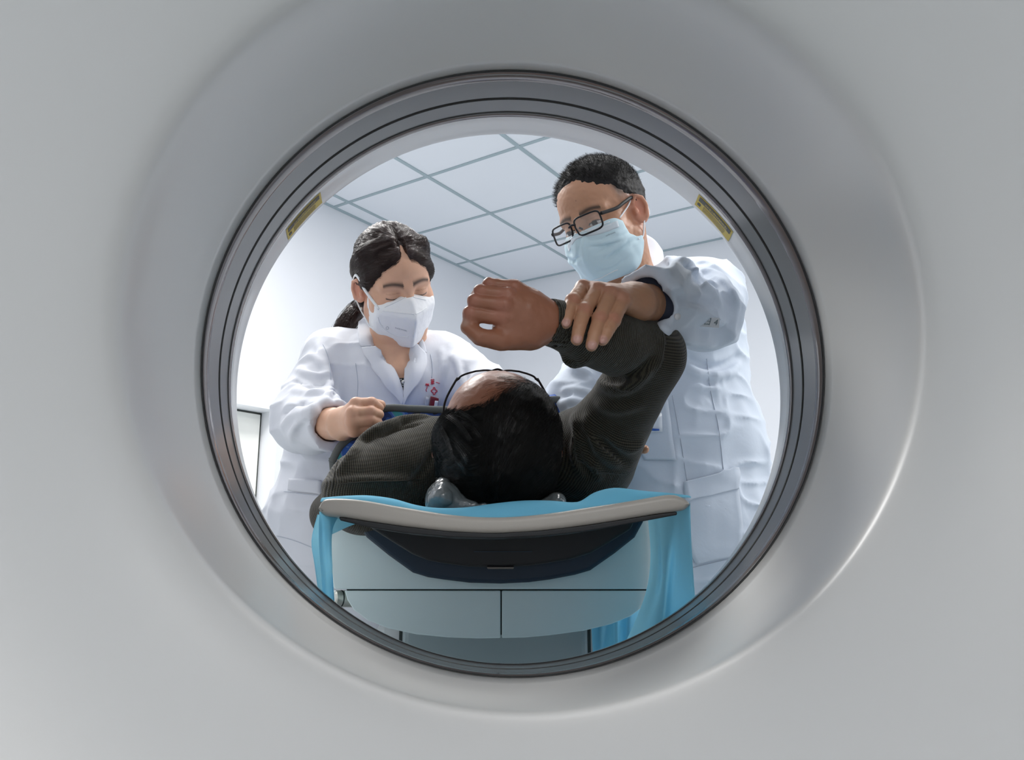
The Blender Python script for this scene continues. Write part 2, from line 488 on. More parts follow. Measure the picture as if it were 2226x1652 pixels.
# yellow warning stickers inside the patient-side lip
M_STK = new_mat('warning_sticker', (.62, .46, .03), .4)
def on_lip(px, py):
    """angle about the bore axis of the lip seen at a pixel"""
    d = ray(px, py); lo, hi = .9, 1.12
    for _ in range(50):
        y = (lo + hi) / 2; q = CAM + d * (y / d[1]); R = math.hypot(q[0], q[2] - 1)
        if R < np.interp(y, [.9, 1.017, 1.087, 1.12], [.36, .3614, .3749, .39]): lo = y
        else: hi = y
    return math.atan2(q[0], q[2] - 1), y
def lip_r(y): return np.interp(y, [f[0] for f in front[:5]], [f[1] for f in front[:5]]) - .0007
def patch(t0, t1, y0, y1, n=24, off=0):
    V, F = [], []
    for i in range(n + 1):
        for j in range(5):
            t = t0 + (t1 - t0) * i / n; y = y0 + (y1 - y0) * j / 4; r = lip_r(y) - off
            V.append((r * math.sin(t), y, 1 + r * math.cos(t)))
    for i in range(n):
        for j in range(4): F.append((i * 5 + j, i * 5 + j + 1, i * 5 + j + 6, i * 5 + j + 5))
    return V, F
M_STKB = new_mat('sticker_black_band', (.035, .035, .025), .45)
M_STKT = new_mat('sticker_print', (.55, .42, .05), .5)
for (p0, p1), side in ((((622, 505), (697, 424)), -1), (((1517, 428), (1590, 512)), 1)):
    t0, _ = on_lip(*p0); t1, _ = on_lip(*p1)
    t0, t1 = sorted((t0, t1))
    s = mesh_obj('warning_sticker', *patch(t0, t1, 1.028, 1.0775), M_STK, g)
    s['label'] = 'yellow and black warning sticker on the %s of the bore lip' % ('upper left' if side < 0 else 'upper right')
    dt = t1 - t0
    mesh_obj('black_band', *patch(t0 + dt * .05, t1 - dt * .05, 1.0325, 1.0500, 24, .0004), M_STKB, s)
    pr = []
    rnd = random.Random(4)
    u = .22
    while u < .84:                                   # rows of small print on the band and under it
        w = rnd.uniform(.012, .022); y = 1.0415
        pr.append(patch(t0 + dt * u, t0 + dt * (u + w), y - rnd.uniform(.003, .0055), y + rnd.uniform(.001, .004), 1, .0008)); u += w + rnd.uniform(.008, .02)
    mesh_obj('band_lettering', *join_vf(pr), M_STKT, s)
    pr = []
    for y in (1.0555, 1.0605, 1.0655, 1.0705):
        u = .2
        while u < .82:
            w = rnd.uniform(.02, .08); pr.append(patch(t0 + dt * u, t0 + dt * min(u + w, .86), y, y + .0016, 2, .0005)); u += w + .012
    uu = .93 if side > 0 else .07
    uu = .09
    pr.append(patch(t0 + dt * (uu - .04), t0 + dt * (uu + .04), 1.058, 1.068, 2, .0005))
    mesh_obj('fine_print', *join_vf(pr), M_STKB, s)
# ---------------------------------------------------------------- patient table
M_PAD = new_mat('cradle_pad_vinyl', (.46, .43, .39), .34); noise_bump(M_PAD, 500, .08, .0008)
M_BLACK = new_mat('black_plastic', (.012, .013, .015), .5)
M_NAVY = new_mat('navy_plastic', (.012, .030, .055), .5)
M_HOUS = new_mat('pale_blue_housing', (.74, .88, .90), .42); noise_bump(M_HOUS, 700, .05, .0006)
M_COLM = new_mat('grey_column', (.26, .32, .34), .5)
M_STEEL = new_mat('brushed_steel', (.55, .56, .52), .28, .9)
M_SEAM = new_mat('seam_shadow_gap', (.02, .03, .03), .8)
tb = empty('scanner_table', (0, 1.9, 0)); tag(tb, 'sliding scanner table with grey padded cradle, black carrier and pale blue end housing', 'patient table')

def xz(px, py, Y): q = at(px, py, Y); return (q[0], q[2])
YC = 1.0
top = [(703, 1085), (740, 1083), (798, 1088), (877, 1102), (976, 1117), (1075, 1123), (1180, 1116), (1312, 1097), (1400, 1083), (1450, 1075), (1485, 1076)]
bot = [(1483, 1110), (1431, 1117), (1350, 1130), (1272, 1142), (1180, 1153), (1075, 1159), (976, 1155), (877, 1144), (800, 1133), (735, 1123)]
def arch(px, pts):
    q = smooth_path([(a_, b_, 0) for a_, b_ in pts], 6); return np.interp(px, q[:, 0], q[:, 1])
st = np.concatenate([692 + 14 * (1 - np.cos(np.linspace(0, math.pi / 2, 8))), np.linspace(712, 1482, 60), 1488 + 14 * np.sin(np.linspace(0, math.pi / 2, 8))])
ptop = arch(st, [(690, 1096)] + top[:-1] + [(1478, 1077), (1503, 1090)]); pbot = arch(st, [(690, 1116), (715, 1123)] + bot[::-1] + [(1503, 1101)])
endL = np.sqrt(np.clip(1 - ((706 - st) / 14).clip(0, 1) ** 2, 0, 1)); endR = np.sqrt(np.clip(1 - ((st - 1488) / 14).clip(0, 1) ** 2, 0, 1)); en = np.minimum(endL, endR)
mid = (ptop + pbot) / 2; ptop = mid + (ptop - mid) * np.maximum(en, .05); pbot = mid + (pbot - mid) * np.maximum(en, .05)
Vp, Fp = [], []
rows_ = [(YC + .008 * (1 - math.cos(t_)), .008 * (1 - math.sin(t_))) for t_ in np.linspace(0, math.pi / 2, 6)] + [(2.95, 0)]
ns = len(st)
for y_, d_ in rows_:
    for sgn, pv in ((1, ptop), (-1, pbot)):
        for i in range(ns):
            q = at(st[i], pv[i], YC); h_ = abs(at(st[i], ptop[i], YC)[2] - at(st[i], pbot[i], YC)[2]) / 2
            Vp.append((q[0], y_, q[2] - sgn * min(d_, h_ * .9)))
nfront = ns - 1
for i in range(ns - 1): Fp.append((i, i + 1, ns + i + 1, ns + i))
for r_ in range(len(rows_) - 1):
    o1, o2 = r_ * 2 * ns, (r_ + 1) * 2 * ns
    for i in range(ns - 1):
        Fp.append((o1 + i, o2 + i, o2 + i + 1, o1 + i + 1)); Fp.append((o1 + ns + i, o1 + ns + i + 1, o2 + ns + i + 1, o2 + ns + i))
    Fp.append((o1, o1 + ns, o2 + ns, o2)); Fp.append((o1 + ns - 1, o2 + ns - 1, o2 + 2 * ns - 1, o1 + 2 * ns - 1))
o1 = (len(rows_) - 1) * 2 * ns
for i in range(ns - 1): Fp.append((o1 + i, o1 + ns + i, o1 + ns + i + 1, o1 + i + 1))
o = mesh_obj('cradle_pad', Vp, Fp, M_PAD, tb)
# stitched seam along the end of the pad
sm = smooth_path([(*a, 0) for a in [(700, 1109), (735, 1111), (800, 1120), (877, 1132), (976, 1143), (1075, 1148), (1180, 1142), (1272, 1131), (1350, 1119), (1431, 1105), (1494, 1096)]], 6)
V, F = tube([(*(lambda q: (q[0], YC + .0012, q[1]))(xz(a, b, YC)),) for a, b, _ in sm], .0008, 6)
mesh_obj('pad_seam', V, F, new_mat('pad_seam_thread', (.25, .22, .18), .7), tb)
rail = [(735, 1123), (800, 1133), (877, 1144), (976, 1155), (1075, 1159), (1180, 1153), (1272, 1142), (1350, 1130), (1431, 1117), (1474, 1112)]
railb = [(1474, 1119), (1431, 1127), (1350, 1142), (1272, 1155), (1180, 1165), (1075, 1170), (976, 1167), (877, 1158), (800, 1146), (738, 1131)]
V, F = extrude_poly([xz(a, b, YC) for a, b in rail + railb], lambda u, v, d: (u, d, v), YC + .004, 2.9)
bevel(mesh_obj('cradle_shell', V, F, M_BLACK, tb, smooth=False), .0015)

def slab(name, pts, Y, depth, mat, sm=0, parent=None, bw=.003):
    q = [(a, b, 0) for a, b in pts]
    if sm: q = smooth_path(q, sm, closed=True)
    V, F = extrude_poly([xz(a, b, Y) for a, b, *_ in q], lambda u, v, d: (u, d, v), Y, Y + depth)
    o = mesh_obj(name, V, F, mat, parent or tb, smooth=False)
    if bw: bevel(o, bw, 3, .5)
    return o
YH = 1.28
up_o = [(712, 1118), (1414, 1118), (1424, 1190), (1427, 1238), (1421, 1276), (1416, 1281), (729, 1281), (724, 1276), (716, 1200)]
slab('upper_housing', up_o, YH, 1.2, M_HOUS)
lowL = [(749, 1284), (755, 1304), (769, 1326), (800, 1349), (844, 1366), (905, 1379), (976, 1386), (1040, 1388), (1088, 1387), (1088, 1284)]
lowR = [(1091, 1284), (1091, 1387), (1140, 1386), (1196, 1381), (1270, 1371), (1328, 1357), (1370, 1340), (1394, 1322), (1412, 1304), (1417, 1284)]
slab('lower_housing', lowL, YH, 1.1, M_HOUS, bw=.0015); slab('lower_housing', lowR, YH, 1.1, M_HOUS, bw=.0015)
slab('seam', [(752, 1279), (1414, 1279), (1412, 1286), (756, 1286)], YH + .004, 1.0, M_SEAM, bw=0)
slab('seam', [(1086, 1286), (1093, 1286), (1093, 1380), (1086, 1380)], YH + .006, 1.0, M_SEAM, bw=0)
nav = [(765, 1112), (774, 1135), (796, 1168), (844, 1207), (897, 1245), (930, 1255), (963, 1260), (1020, 1267), (1088, 1269), (1150, 1266), (1196, 1260), (1250, 1250), (1284, 1240), (1337, 1203), (1381, 1168), (1399, 1135), (1404, 1112)]
slab('carrier_frame', nav, 1.245, .30, M_NAVY, bw=.006)
inn = [(790, 1120), (809, 1150), (850, 1176), (897, 1205), (930, 1218), (954, 1223), (1020, 1232), (1088, 1234), (1160, 1229), (1240, 1216), (1284, 1203), (1330, 1176), (1372, 1150), (1385, 1120)]
slab('carrier_tray', inn, 1.20, .30, M_BLACK, bw=.004)
slab('latch', [(1058, 1232), (1118, 1232), (1116, 1237), (1060, 1237)], 1.19, .05, new_mat('latch_metal', (.18, .16, .14), .4, .5), bw=.001)
slab('tray_slot', [(1030, 1198), (1157, 1198), (1157, 1200), (1030, 1200)], 1.197, .02, M_NAVY, bw=0)
# floor-standing column and foot
qa, qb = at(873, 1400, 1.5), at(1279, 1400, 1.5)
V, F = box(qa[0], qb[0], 1.5, 2.35, .09, .66)
bevel(mesh_obj('column', V, F, M_COLM, tb, smooth=False), .012)
V, F = join_vf([box(qa[0] - .006, qa[0] + .0, 1.512, 2.33, .10, .65), box(qb[0], qb[0] + .006, 1.512, 2.33, .10, .65)])
mesh_obj('column_gasket', V, F, M_SEAM, tb, smooth=False)
V, F = box(qa[0] - .055, qb[0] + .055, 1.53, 2.4, .0, .64)
bevel(mesh_obj('base', V, F, new_mat('base_white', (.55, .58, .6), .4), tb, smooth=False), .02)
# steel handle knob on the left
c0, c1 = at(724, 1301, 1.30), at(790, 1303, 1.33)
V, F = tube([c0, c0 + (c1 - c0) * .04, c0 + (c1 - c0) * .1, c1], [.0105, .0125, .0128, .0128], 24)
kn = mesh_obj('side_handle', V, F, M_STEEL, tb); kn.modifiers.new('e', 'EDGE_SPLIT')
V, F = tube([c0 + (c1 - c0) * .22, c0 + (c1 - c0) * .26], .0131, 24)
mesh_obj('handle_groove', V, F, M_SEAM, kn, smooth=False)

# ---------------------------------------------------------------- grey head rest wrapped in clear film
M_REST = new_mat('head_rest_film', (.12, .135, .14), .22, .0, .8)
n_ = noise_bump(M_REST, 60, .5, .004, 4)
s = Sdf()
s.rbox(at(1075, 1112, 1.16), (.085, .09, .012), .011, k=0)
s.ell(at(968, 1086, 1.12), (.027, .07, .031), k=.02)
s.ell(at(1208, 1092, 1.12), (.014, .05, .014), k=.02)
s.disp(lambda p: .0035 * (1 - np.abs(vnoise(p * (1, 1, .5), 55, 3))) ** 3 + .0012 * vnoise(p, 160, 5))
V, F = s.build(.0022)
hr = mesh_obj('head_rest', V, F, M_REST)
tag(hr, 'dark grey head rest wrapped in clear film on the cradle under the lying head', 'head rest')

# ---------------------------------------------------------------- blue disposable sheet
M_SHEET = new_mat('blue_nonwoven', (.26, .72, 1.0), .7)
bsdf(M_SHEET).inputs['Transmission Weight'].default_value = 0.0
m = M_SHEET.node_tree
tr = nd(M_SHEET, 'ShaderNodeBsdfTranslucent'); tr.inputs['Color'].default_value = (.72, .98, 1, 1)
mx = nd(M_SHEET, 'ShaderNodeMixShader'); mx.inputs[0].default_value = .5
out = m.nodes['Material Output']
ln(M_SHEET, bsdf(M_SHEET), 'BSDF', mx, 1); ln(M_SHEET, tr, 'BSDF', mx, 2); ln(M_SHEET, mx, 'Shader', out, 'Surface')
noise_bump(M_SHEET, 700, .12, .0006)

def grid_surf(rows):
    """rows of 3-D points -> quads"""
    R_ = [smooth_path(r, 5) for r in rows]; n = len(R_[0])
    C = [smooth_path([r[i] for r in R_], 4) for i in range(n)]
    m_ = len(C[0]); V = [C[i][j] for j in range(m_) for i in range(n)]
    F = [(j * n + i, j * n + i + 1, (j + 1) * n + i + 1, (j + 1) * n + i) for j in range(m_ - 1) for i in range(n - 1)]
    return V, F
# along the top of the pad: cross section at several distances
tx = [695, 720, 760, 800, 850, 900, 950, 1010, 1075, 1140, 1200, 1260, 1300, 1345, 1400, 1450, 1492, 1504]
te = np.interp(tx, [a for a, b in top], [b for a, b in top])
def row(dz, Y):
    out_ = []
    for a, b, z in zip(tx, te, dz):
        q = at(a, b, YC); out_.append((q[0], Y, q[2] + z * .001))
    return out_
z0 = [-2.5] * 18
z1 = [2, 3, 4, 5, 6, 4, 5, 8, 13, 14, 12, 6, 8, 10, 7, 3, 1, 0]
z2 = [3, 4, 6, 8, 9, 6, 6, 10, 17, 18, 15, 9, 18, 20, 12, 4, 1, 0]
z3 = [3, 4, 5, 6, 6, 6, 6, 6, 6, 6, 6, 6, 8, 14, 12, 6, 3, 2]
parts = [grid_surf([row(z0, 1.004), row(z1, 1.012), row(z2, 1.03), row(z3, 1.09), row([3] * 18, 1.3), row([3] * 18, 1.9)])]
# right side: hanging panel with soft folds
def col(pts): return [at(a, b, Y) for a, b, Y in pts]
R_rows = [
    col([(1499, 1092, 1.005), (1484, 1100, 1.03), (1464, 1106, 1.075), (1446, 1110, 1.12), (1428, 1114, 1.18), (1412, 1120, 1.26)]),
    col([(1500, 1130, 1.0), (1478, 1130, 1.04), (1459, 1130, 1.07), (1437, 1130, 1.14), (1424, 1132, 1.17), (1409, 1132, 1.265)]),
    col([(1503, 1200, 1.01), (1473, 1200, 1.05), (1452, 1200, 1.06), (1440, 1200, 1.13), (1428, 1200, 1.15), (1414, 1200, 1.265)]),
    col([(1508, 1270, 1.025), (1466, 1270, 1.05), (1446, 1270, 1.05), (1440, 1270, 1.13), (1424, 1270, 1.15), (1408, 1270, 1.27)]),
    col([(1514, 1340, 1.035), (1460, 1340, 1.05), (1440, 1340, 1.04), (1424, 1340, 1.13), (1404, 1340, 1.17), (1385, 1340, 1.28)]),
    col([(1518, 1420, 1.035), (1454, 1420, 1.06), (1425, 1420, 1.06), (1400, 1420, 1.12), (1380, 1420, 1.20), (1345, 1420, 1.30)]),
    col([(1520, 1500, 1.035), (1450, 1500, 1.06), (1405, 1500, 1.06), (1375, 1500, 1.12), (1340, 1500, 1.22), (1280, 1500, 1.32)])]
parts.append(grid_surf(R_rows))
# far tail seen under the housing on the right
parts.append(grid_surf([col([(1400, 1300, 1.42), (1370, 1300, 1.46), (1340, 1300, 1.43), (1310, 1300, 1.48), (1284, 1300, 1.45)]),
                        col([(1404, 1360, 1.42), (1366, 1360, 1.47), (1340, 1360, 1.42), (1306, 1360, 1.48), (1286, 1360, 1.45)]),
                        col([(1404, 1430, 1.42), (1362, 1430, 1.46), (1342, 1430, 1.42), (1304, 1430, 1.47), (1290, 1430, 1.45)])]))
# left: narrow twisted tail in front, short flap under the pad, outer tail
parts.append(grid_surf([col([(694, 1112, 1.005), (703, 1116, 1.01), (712, 1118, 1.02), (724, 1120, 1.03), (735, 1122, 1.04)]),
                        col([(694, 1150, 1.0), (702, 1150, .99), (710, 1150, 1.0), (718, 1150, 1.02), (722, 1150, 1.05)]),
                        col([(695, 1200, 1.01), (703, 1200, 1.0), (711, 1200, 1.005), (717, 1200, 1.01), (720, 1200, 1.03)]),
                        col([(700, 1260, 1.03), (708, 1260, 1.02), (716, 1260, 1.025), (722, 1260, 1.035), (724, 1260, 1.03)]),
                        col([(704, 1330, 1.035), (713, 1330, 1.025), (721, 1330, 1.03), (727, 1330, 1.04), (729, 1330, 1.03)])]))
parts.append(grid_surf([col([(700, 1114, 1.02), (730, 1120, 1.06), (765, 1126, 1.12), (800, 1130, 1.20)]),
                        col([(704, 1145, 1.02), (728, 1142, 1.06), (760, 1137, 1.12), (794, 1130, 1.20)]),
                        col([(706, 1168, 1.02), (728, 1158, 1.06), (758, 1144, 1.12), (790, 1131, 1.20)])]))
parts.append(grid_surf([col([(690, 1118, 1.08), (702, 1120, 1.12), (712, 1120, 1.16)]),
                        col([(677, 1175, 1.12), (692, 1175, 1.14), (708, 1175, 1.16)]),
                        col([(684, 1230, 1.11), (698, 1230, 1.14), (711, 1230, 1.16)]),
                        col([(692, 1290, 1.11), (704, 1290, 1.14), (716, 1290, 1.16)]),
                        col([(702, 1370, 1.11), (712, 1370, 1.14), (722, 1370, 1.16)])]))
V, F = join_vf(parts)
sh = mesh_obj('disposable_sheet', V, F, M_SHEET)
so = sh.modifiers.new('thick', 'SOLIDIFY'); so.thickness = .0007
tag(sh, 'thin light blue disposable sheet draped over the scanner table cradle', 'sheet')
# ---------------------------------------------------------------- people: shared tools
def attr_mat(name, rough=.5, spec=.5, sss=0, nscale=40, namt=.08, bump=None, coat=0):
    m = new_mat(name, (1, 1, 1), rough, 0, spec)
    a = nd(m, 'ShaderNodeAttribute', attribute_name='col')
    tc = nd(m, 'ShaderNodeTexCoord'); n = nd(m, 'ShaderNodeTexNoise', Scale=nscale, Detail=4.)
    mp = nd(m, 'ShaderNodeMapRange'); mp.inputs['To Min'].default_value = 1 - namt; mp.inputs['To Max'].default_value = 1 + namt
    vm = nd(m, 'ShaderNodeVectorMath', operation='SCALE')
    ln(m, tc, 'Object', n, 'Vector'); ln(m, n, 'Fac', mp, 'Value'); ln(m, a, 'Color', vm, 0); ln(m, mp, 'Result', vm, 'Scale'); ln(m, vm, 'Vector', bsdf(m), 'Base Color')
    if sss:
        bsdf(m).inputs['Subsurface Weight'].default_value = sss; bsdf(m).inputs['Subsurface Scale'].default_value = .006
        bsdf(m).inputs['Subsurface Radius'].default_value = (1, .4, .25)
    if bump:
        n2 = nd(m, 'ShaderNodeTexNoise', Scale=bump[0], Detail=5.); b = nd(m, 'ShaderNodeBump', Strength=bump[1], Distance=bump[2])
        ln(m, tc, 'Object', n2, 'Vector'); ln(m, n2, 'Fac', b, 'Height'); ln(m, b, 'Normal', bsdf(m), 'Normal')
    return m

M_SKIN = attr_mat('skin', .46, .45, .12, 55, .07, (420, .25, .0006))

def coat_mat(name, col):
    m = new_mat(name, col, .75, 0, .25)
    bsdf(m).inputs['Sheen Weight'].default_value = .15
    tc = nd(m, 'ShaderNodeTexCoord'); n = nd(m, 'ShaderNodeTexNoise', Scale=16., Detail=5., Distortion=.6)
    n2 = nd(m, 'ShaderNodeTexNoise', Scale=900., Detail=2.)
    b = nd(m, 'ShaderNodeBump', Strength=.45, Distance=.003); b2 = nd(m, 'ShaderNodeBump', Strength=.12, Distance=.0005)
    ln(m, tc, 'Object', n, 'Vector'); ln(m, tc, 'Object', n2, 'Vector'); ln(m, n, 'Fac', b, 'Height'); ln(m, n2, 'Fac', b2, 'Height')
    ln(m, b, 'Normal', b2, 'Normal'); ln(m, b2, 'Normal', bsdf(m), 'Normal')
    return m
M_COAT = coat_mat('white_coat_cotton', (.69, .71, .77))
M_COATB = coat_mat('shade_tinted_coat_cotton', (.60, .66, .75))  # white cotton with bluish shade mixed into its base colour
M_THREAD = new_mat('coat_seam', (.52, .56, .64), .8)
M_NAVYC = new_mat('navy_cotton', (.02, .025, .045), .8)
M_TROU = new_mat('dark_trousers', (.03, .035, .05), .8)
M_SHOE = new_mat('white_shoe', (.7, .7, .7), .5)

class Loc:
    """adds primitives given in the local frame of a head or hand"""
    def __init__(l, s, R, T, k=1.): l.s, l.R, l.T, l.k = s, np.asarray(R, float), np.asarray(T, float), k
    def w(l, p): return l.T + (np.asarray(p, float) * l.k) @ l.R.T
    def inv(l, p): return (np.asarray(p) - l.T) @ l.R / l.k
    def cone(l, a, b, ra, rb=None, k=.01, op='u'): l.s.cone(l.w(a), l.w(b), ra * l.k, (rb if rb is not None else ra) * l.k, k, op)
    def chain(l, pts, rs, k=.01, op='u'):
        l.s.chain([l.w(p) for p in pts], [r * l.k for r in rs] if not np.isscalar(rs) else rs * l.k, k, op)
    def ell(l, c, r, R=None, k=.01, op='u'): l.s.ell(l.w(c), np.array(r) * l.k, l.R if R is None else l.R @ np.asarray(R), k, op)
    def rbox(l, c, h, rad, R=None, k=.01, op='u'): l.s.rbox(l.w(c), np.array(h) * l.k, rad * l.k, l.R if R is None else l.R @ np.asarray(R), k, op)

def rotx(a): c, s = math.cos(a), math.sin(a); return np.array([[1, 0, 0], [0, c, -s], [0, s, c]])
def roty(a): c, s = math.cos(a), math.sin(a); return np.array([[c, 0, s], [0, 1, 0], [-s, 0, c]])
def rotz(a): c, s = math.cos(a), math.sin(a); return np.array([[c, -s, 0], [s, c, 0], [0, 0, 1]])

def head_sdf(s, R, T, k=1., jaw=1., cheek=0., skull_only=False):
    """local axes: x right of the person, y forward, z up; origin between the ears at eye height"""
    l = Loc(s, R, T, k)
    l.ell((0, -.018, .036), (.0765, .096, .084), k=.01)
    l.ell((0, .022, .045), (.066, .064, .062), k=.03)                 # forehead
    l.ell((0, .022, -.045), (.060 * jaw, .066, .074), k=.035)
    l.ell((0, .050, -.098), (.027 * jaw, .026, .022), k=.035)          # chin
    for x in (-1, 1):
        l.ell((x * .045, .046, -.028), (.024 + cheek, .026, .026 + cheek), k=.025)
        l.cone((x * .012, .080, .019), (x * .048, .067, .020), .0085, k=.016)       # brow
        l.ell((x * .032, .092, .0), (.0185, .012, .0115), k=.014, op='s')
        l.ell((x * .032, .0705, -.001), (.0165, .0148, .0135), k=.006)             # eye with lids
        l.cone((x * .058 * jaw, .0, -.055), (x * .040 * jaw, .040, -.098), .016, .014, k=.03)
    l.cone((0, .084, .008), (0, .104, -.034), .0075, .0115, k=.016)   # nose
    for x in (-1, 1): l.ell((x * .0115, .095, -.039), (.0085, .010, .0075), k=.008)
    for x in (-1, 1): l.ell((x * .0065, .100, -.0475), (.0035, .006, .003), k=.003, op='s')
    l.ell((0, .084, -.064), (.021, .009, .0055), k=.008); l.ell((0, .083, -.074), (.018, .009, .0062), k=.008)
    l.cone((-.020, .0855, -.0685), (.020, .0855, -.0685), .0018, k=.006, op='s')
    for x in (-1, 1):                                                  # ears
        E = rotz(x * .42) @ rotx(-.15)
        c = np.array((x * .079, -.012, -.006))
        l.ell(c, (.0070, .0175, .031), E, k=.008)
        l.ell(c + (x * .006, .003, .004), (.0055, .0105, .019), E, k=.004, op='s')
        l.chain([c + E @ np.array(q) * (x if False else 1) for q in [(x * .006, .010, .016), (x * .008, .0, .027), (x * .008, -.013, .018), (x * .008, -.015, .0), (x * .006, -.006, -.020)]], [.0030, .0034, .0034, .0032, .0045], k=.005)
        l.ell(c + (x * .001, .014, -.004), (.004, .005, .007), k=.006)  # tragus
    return l

def head_colors(l, V, base, lip=(.45, .17, .14), brow=(.035, .022, .016), eye=None, hair=None, browz=.021):
    q = l.inv(V); x, y, z = q.T; ax = np.abs(x)
    C = np.tile(np.array(base, float), (len(V), 1))
    def mix(w, c):
        w = np.clip(w, 0, 1)[:, None]; C[:] = C * (1 - w) + np.array(c) * w
    mix(.55 * np.exp(-((ax - .079) / .016) ** 2 - ((y + .012) / .03) ** 2 - ((z + .006) / .04) ** 2), (.62, .22, .16))  # ears
    mix(.35 * np.exp(-((ax - .045) / .022) ** 2 - ((z + .03) / .02) ** 2) * (y > .03), (.60, .27, .20))
    mix((y > .07) * (np.exp(-((z + .069) / .008) ** 4 - (x / .023) ** 4)), lip)
    t = np.clip((ax - .012) / .038, 0, 1)                              # eyebrows
    zz = browz + .006 * np.sin(t * 2.4) - .004 * t
    mix((y > .03) * .95 * np.exp(-((z - zz) / (.0062 - .0022 * t)) ** 2) * (ax > .011) * (ax < .052), brow)
    if eye == 'down':
        lz = -.0045 - .0022 * np.cos((ax - .032) / .014 * 1.4)
        mix((y > .05) * np.exp(-((z - lz) / .0016) ** 4) * (np.abs(ax - .032) < .0155), (.012, .008, .008))
        mix(.35 * (y > .05) * np.exp(-((z - .0055) / .0010) ** 2) * (np.abs(ax - .032) < .015), (.20, .10, .07))
    if eye == 'half':
        u = (ax - .032) / .0145; lz = -.0045
        op = (y > .05) * (np.abs(u) < 1)
        h = .0040 * np.sqrt(np.clip(1 - u * u, 0, 1))
        mix(op * (np.abs(z - lz) < h), (.62, .58, .55))
        mix(op * (np.abs(z - lz) < h) * (np.abs(u) < .48), (.015, .009, .007))
        mix(op * (np.abs(z - lz - h) < .0012), (.015, .01, .01))
        mix(.4 * (y > .05) * np.exp(-((z - .0065) / .0011) ** 2) * (np.abs(u) < 1), (.20, .10, .07))
    return C

def blobs(V, C, items):
    for c, r, col, w in items:
        e = w * np.exp(-(np.linalg.norm(V - np.asarray(c), axis=1) / r) ** 4)[:, None]
        C[:] = C * (1 - e) + np.array(col) * e

def hand(s, wrist, mcp, fingers, thumb, rw=.026, rf=.0085, k=.007, back=None, fk=.004, arm=None):
    """wrist point, four knuckles, four finger chains [(PIP, DIP, TIP)], thumb chain; every finger its own chain"""
    for i, m in enumerate(mcp):
        w = wrist + (m - wrist) * .12 + (mcp[i] - np.mean(mcp, 0)) * .25
        s.chain([w, (w + m) / 2, m], [rw * .62, .0125, rf * 1.18], k=.014)
    c = np.mean([wrist, *mcp, *mcp], 0)
    for i in range(3): s.cone((mcp[i] + mcp[i + 1]) / 2 * .8 + wrist * .2, wrist, .0085, .016, k=.012)
    t = Sdf()
    for m, f in zip(mcp, fingers):
        sc_ = rf / .0085
        r = [.0096 * sc_, .0088 * sc_, .0079 * sc_, .0070 * sc_]
        s.chain([m, *f], r, k=.0018)
        s.ell(f[0], (.0094 * sc_,) * 3, k=.003)
        s.ell(m, (.0104 * sc_,) * 3, k=.0035)
    s.chain(thumb, [.014, .0118, .0102, .0085][:len(thumb)], k=.008)

def build_person(s, fine, coarse_h=.006, fine_h=.0016, colfn=None, name='body', parent=None, mat=None):
    """one mesh: fine inside the boxes, coarser in the limbs and trunk hidden by clothes"""
    V, F = s.build(coarse_h); c = V[F].mean(1); keep = np.ones(len(F), bool)
    Vs, Fs = [], []
    n = 0
    for lo, hi, h in fine:
        lo, hi = np.minimum(lo, hi), np.maximum(lo, hi)
        keep &= ~((c > lo) & (c < hi)).all(1)
    F0 = F[keep]; used = np.unique(F0); mp = np.full(len(V), -1); mp[used] = np.arange(len(used)); Vs.append(V[used]); Fs.append(mp[F0]); n = len(used)
    for lo, hi, h in fine:
        lo, hi = np.minimum(lo, hi), np.maximum(lo, hi)
        v, f = s.build(h, lo, hi); cc = v[f].mean(1); kk = ((cc > lo - .004) & (cc < hi + .004)).all(1); f = f[kk]
        used = np.unique(f); mp = np.full(len(v), -1); mp[used] = np.arange(len(used)); Vs.append(v[used]); Fs.append(mp[f] + n); n += len(used)
    V = np.concatenate(Vs); F = np.concatenate(Fs)
    C = colfn(V) if colfn else None
    return mesh_obj(name, V, F, mat or M_SKIN, parent, cols=C)

def fold(s, px, r=.008, h=.004, k=.012, op='u', Y=None, n=4):
    """a crease or ridge laid on the surface along a line of pixels"""
    q = smooth_path([(a, b, 0) for a, b in px], n)[:, :2]
    p = s.hit(q[:, 0], q[:, 1]); nn = s.grad(p, .004); nn /= np.linalg.norm(nn, axis=1)[:, None] + 1e-9
    h = min(h * 1.5, r * 1.25); k = k * .6; t = np.linspace(0, 1, len(p)); taper = np.sin(np.pi * np.clip(t, .0, 1)) ** .5
    c = p - nn * (r - h * taper[:, None]) if op == 'u' else p + nn * (r - h * taper[:, None])
    s.chain(c, [r] * len(c), k, op)

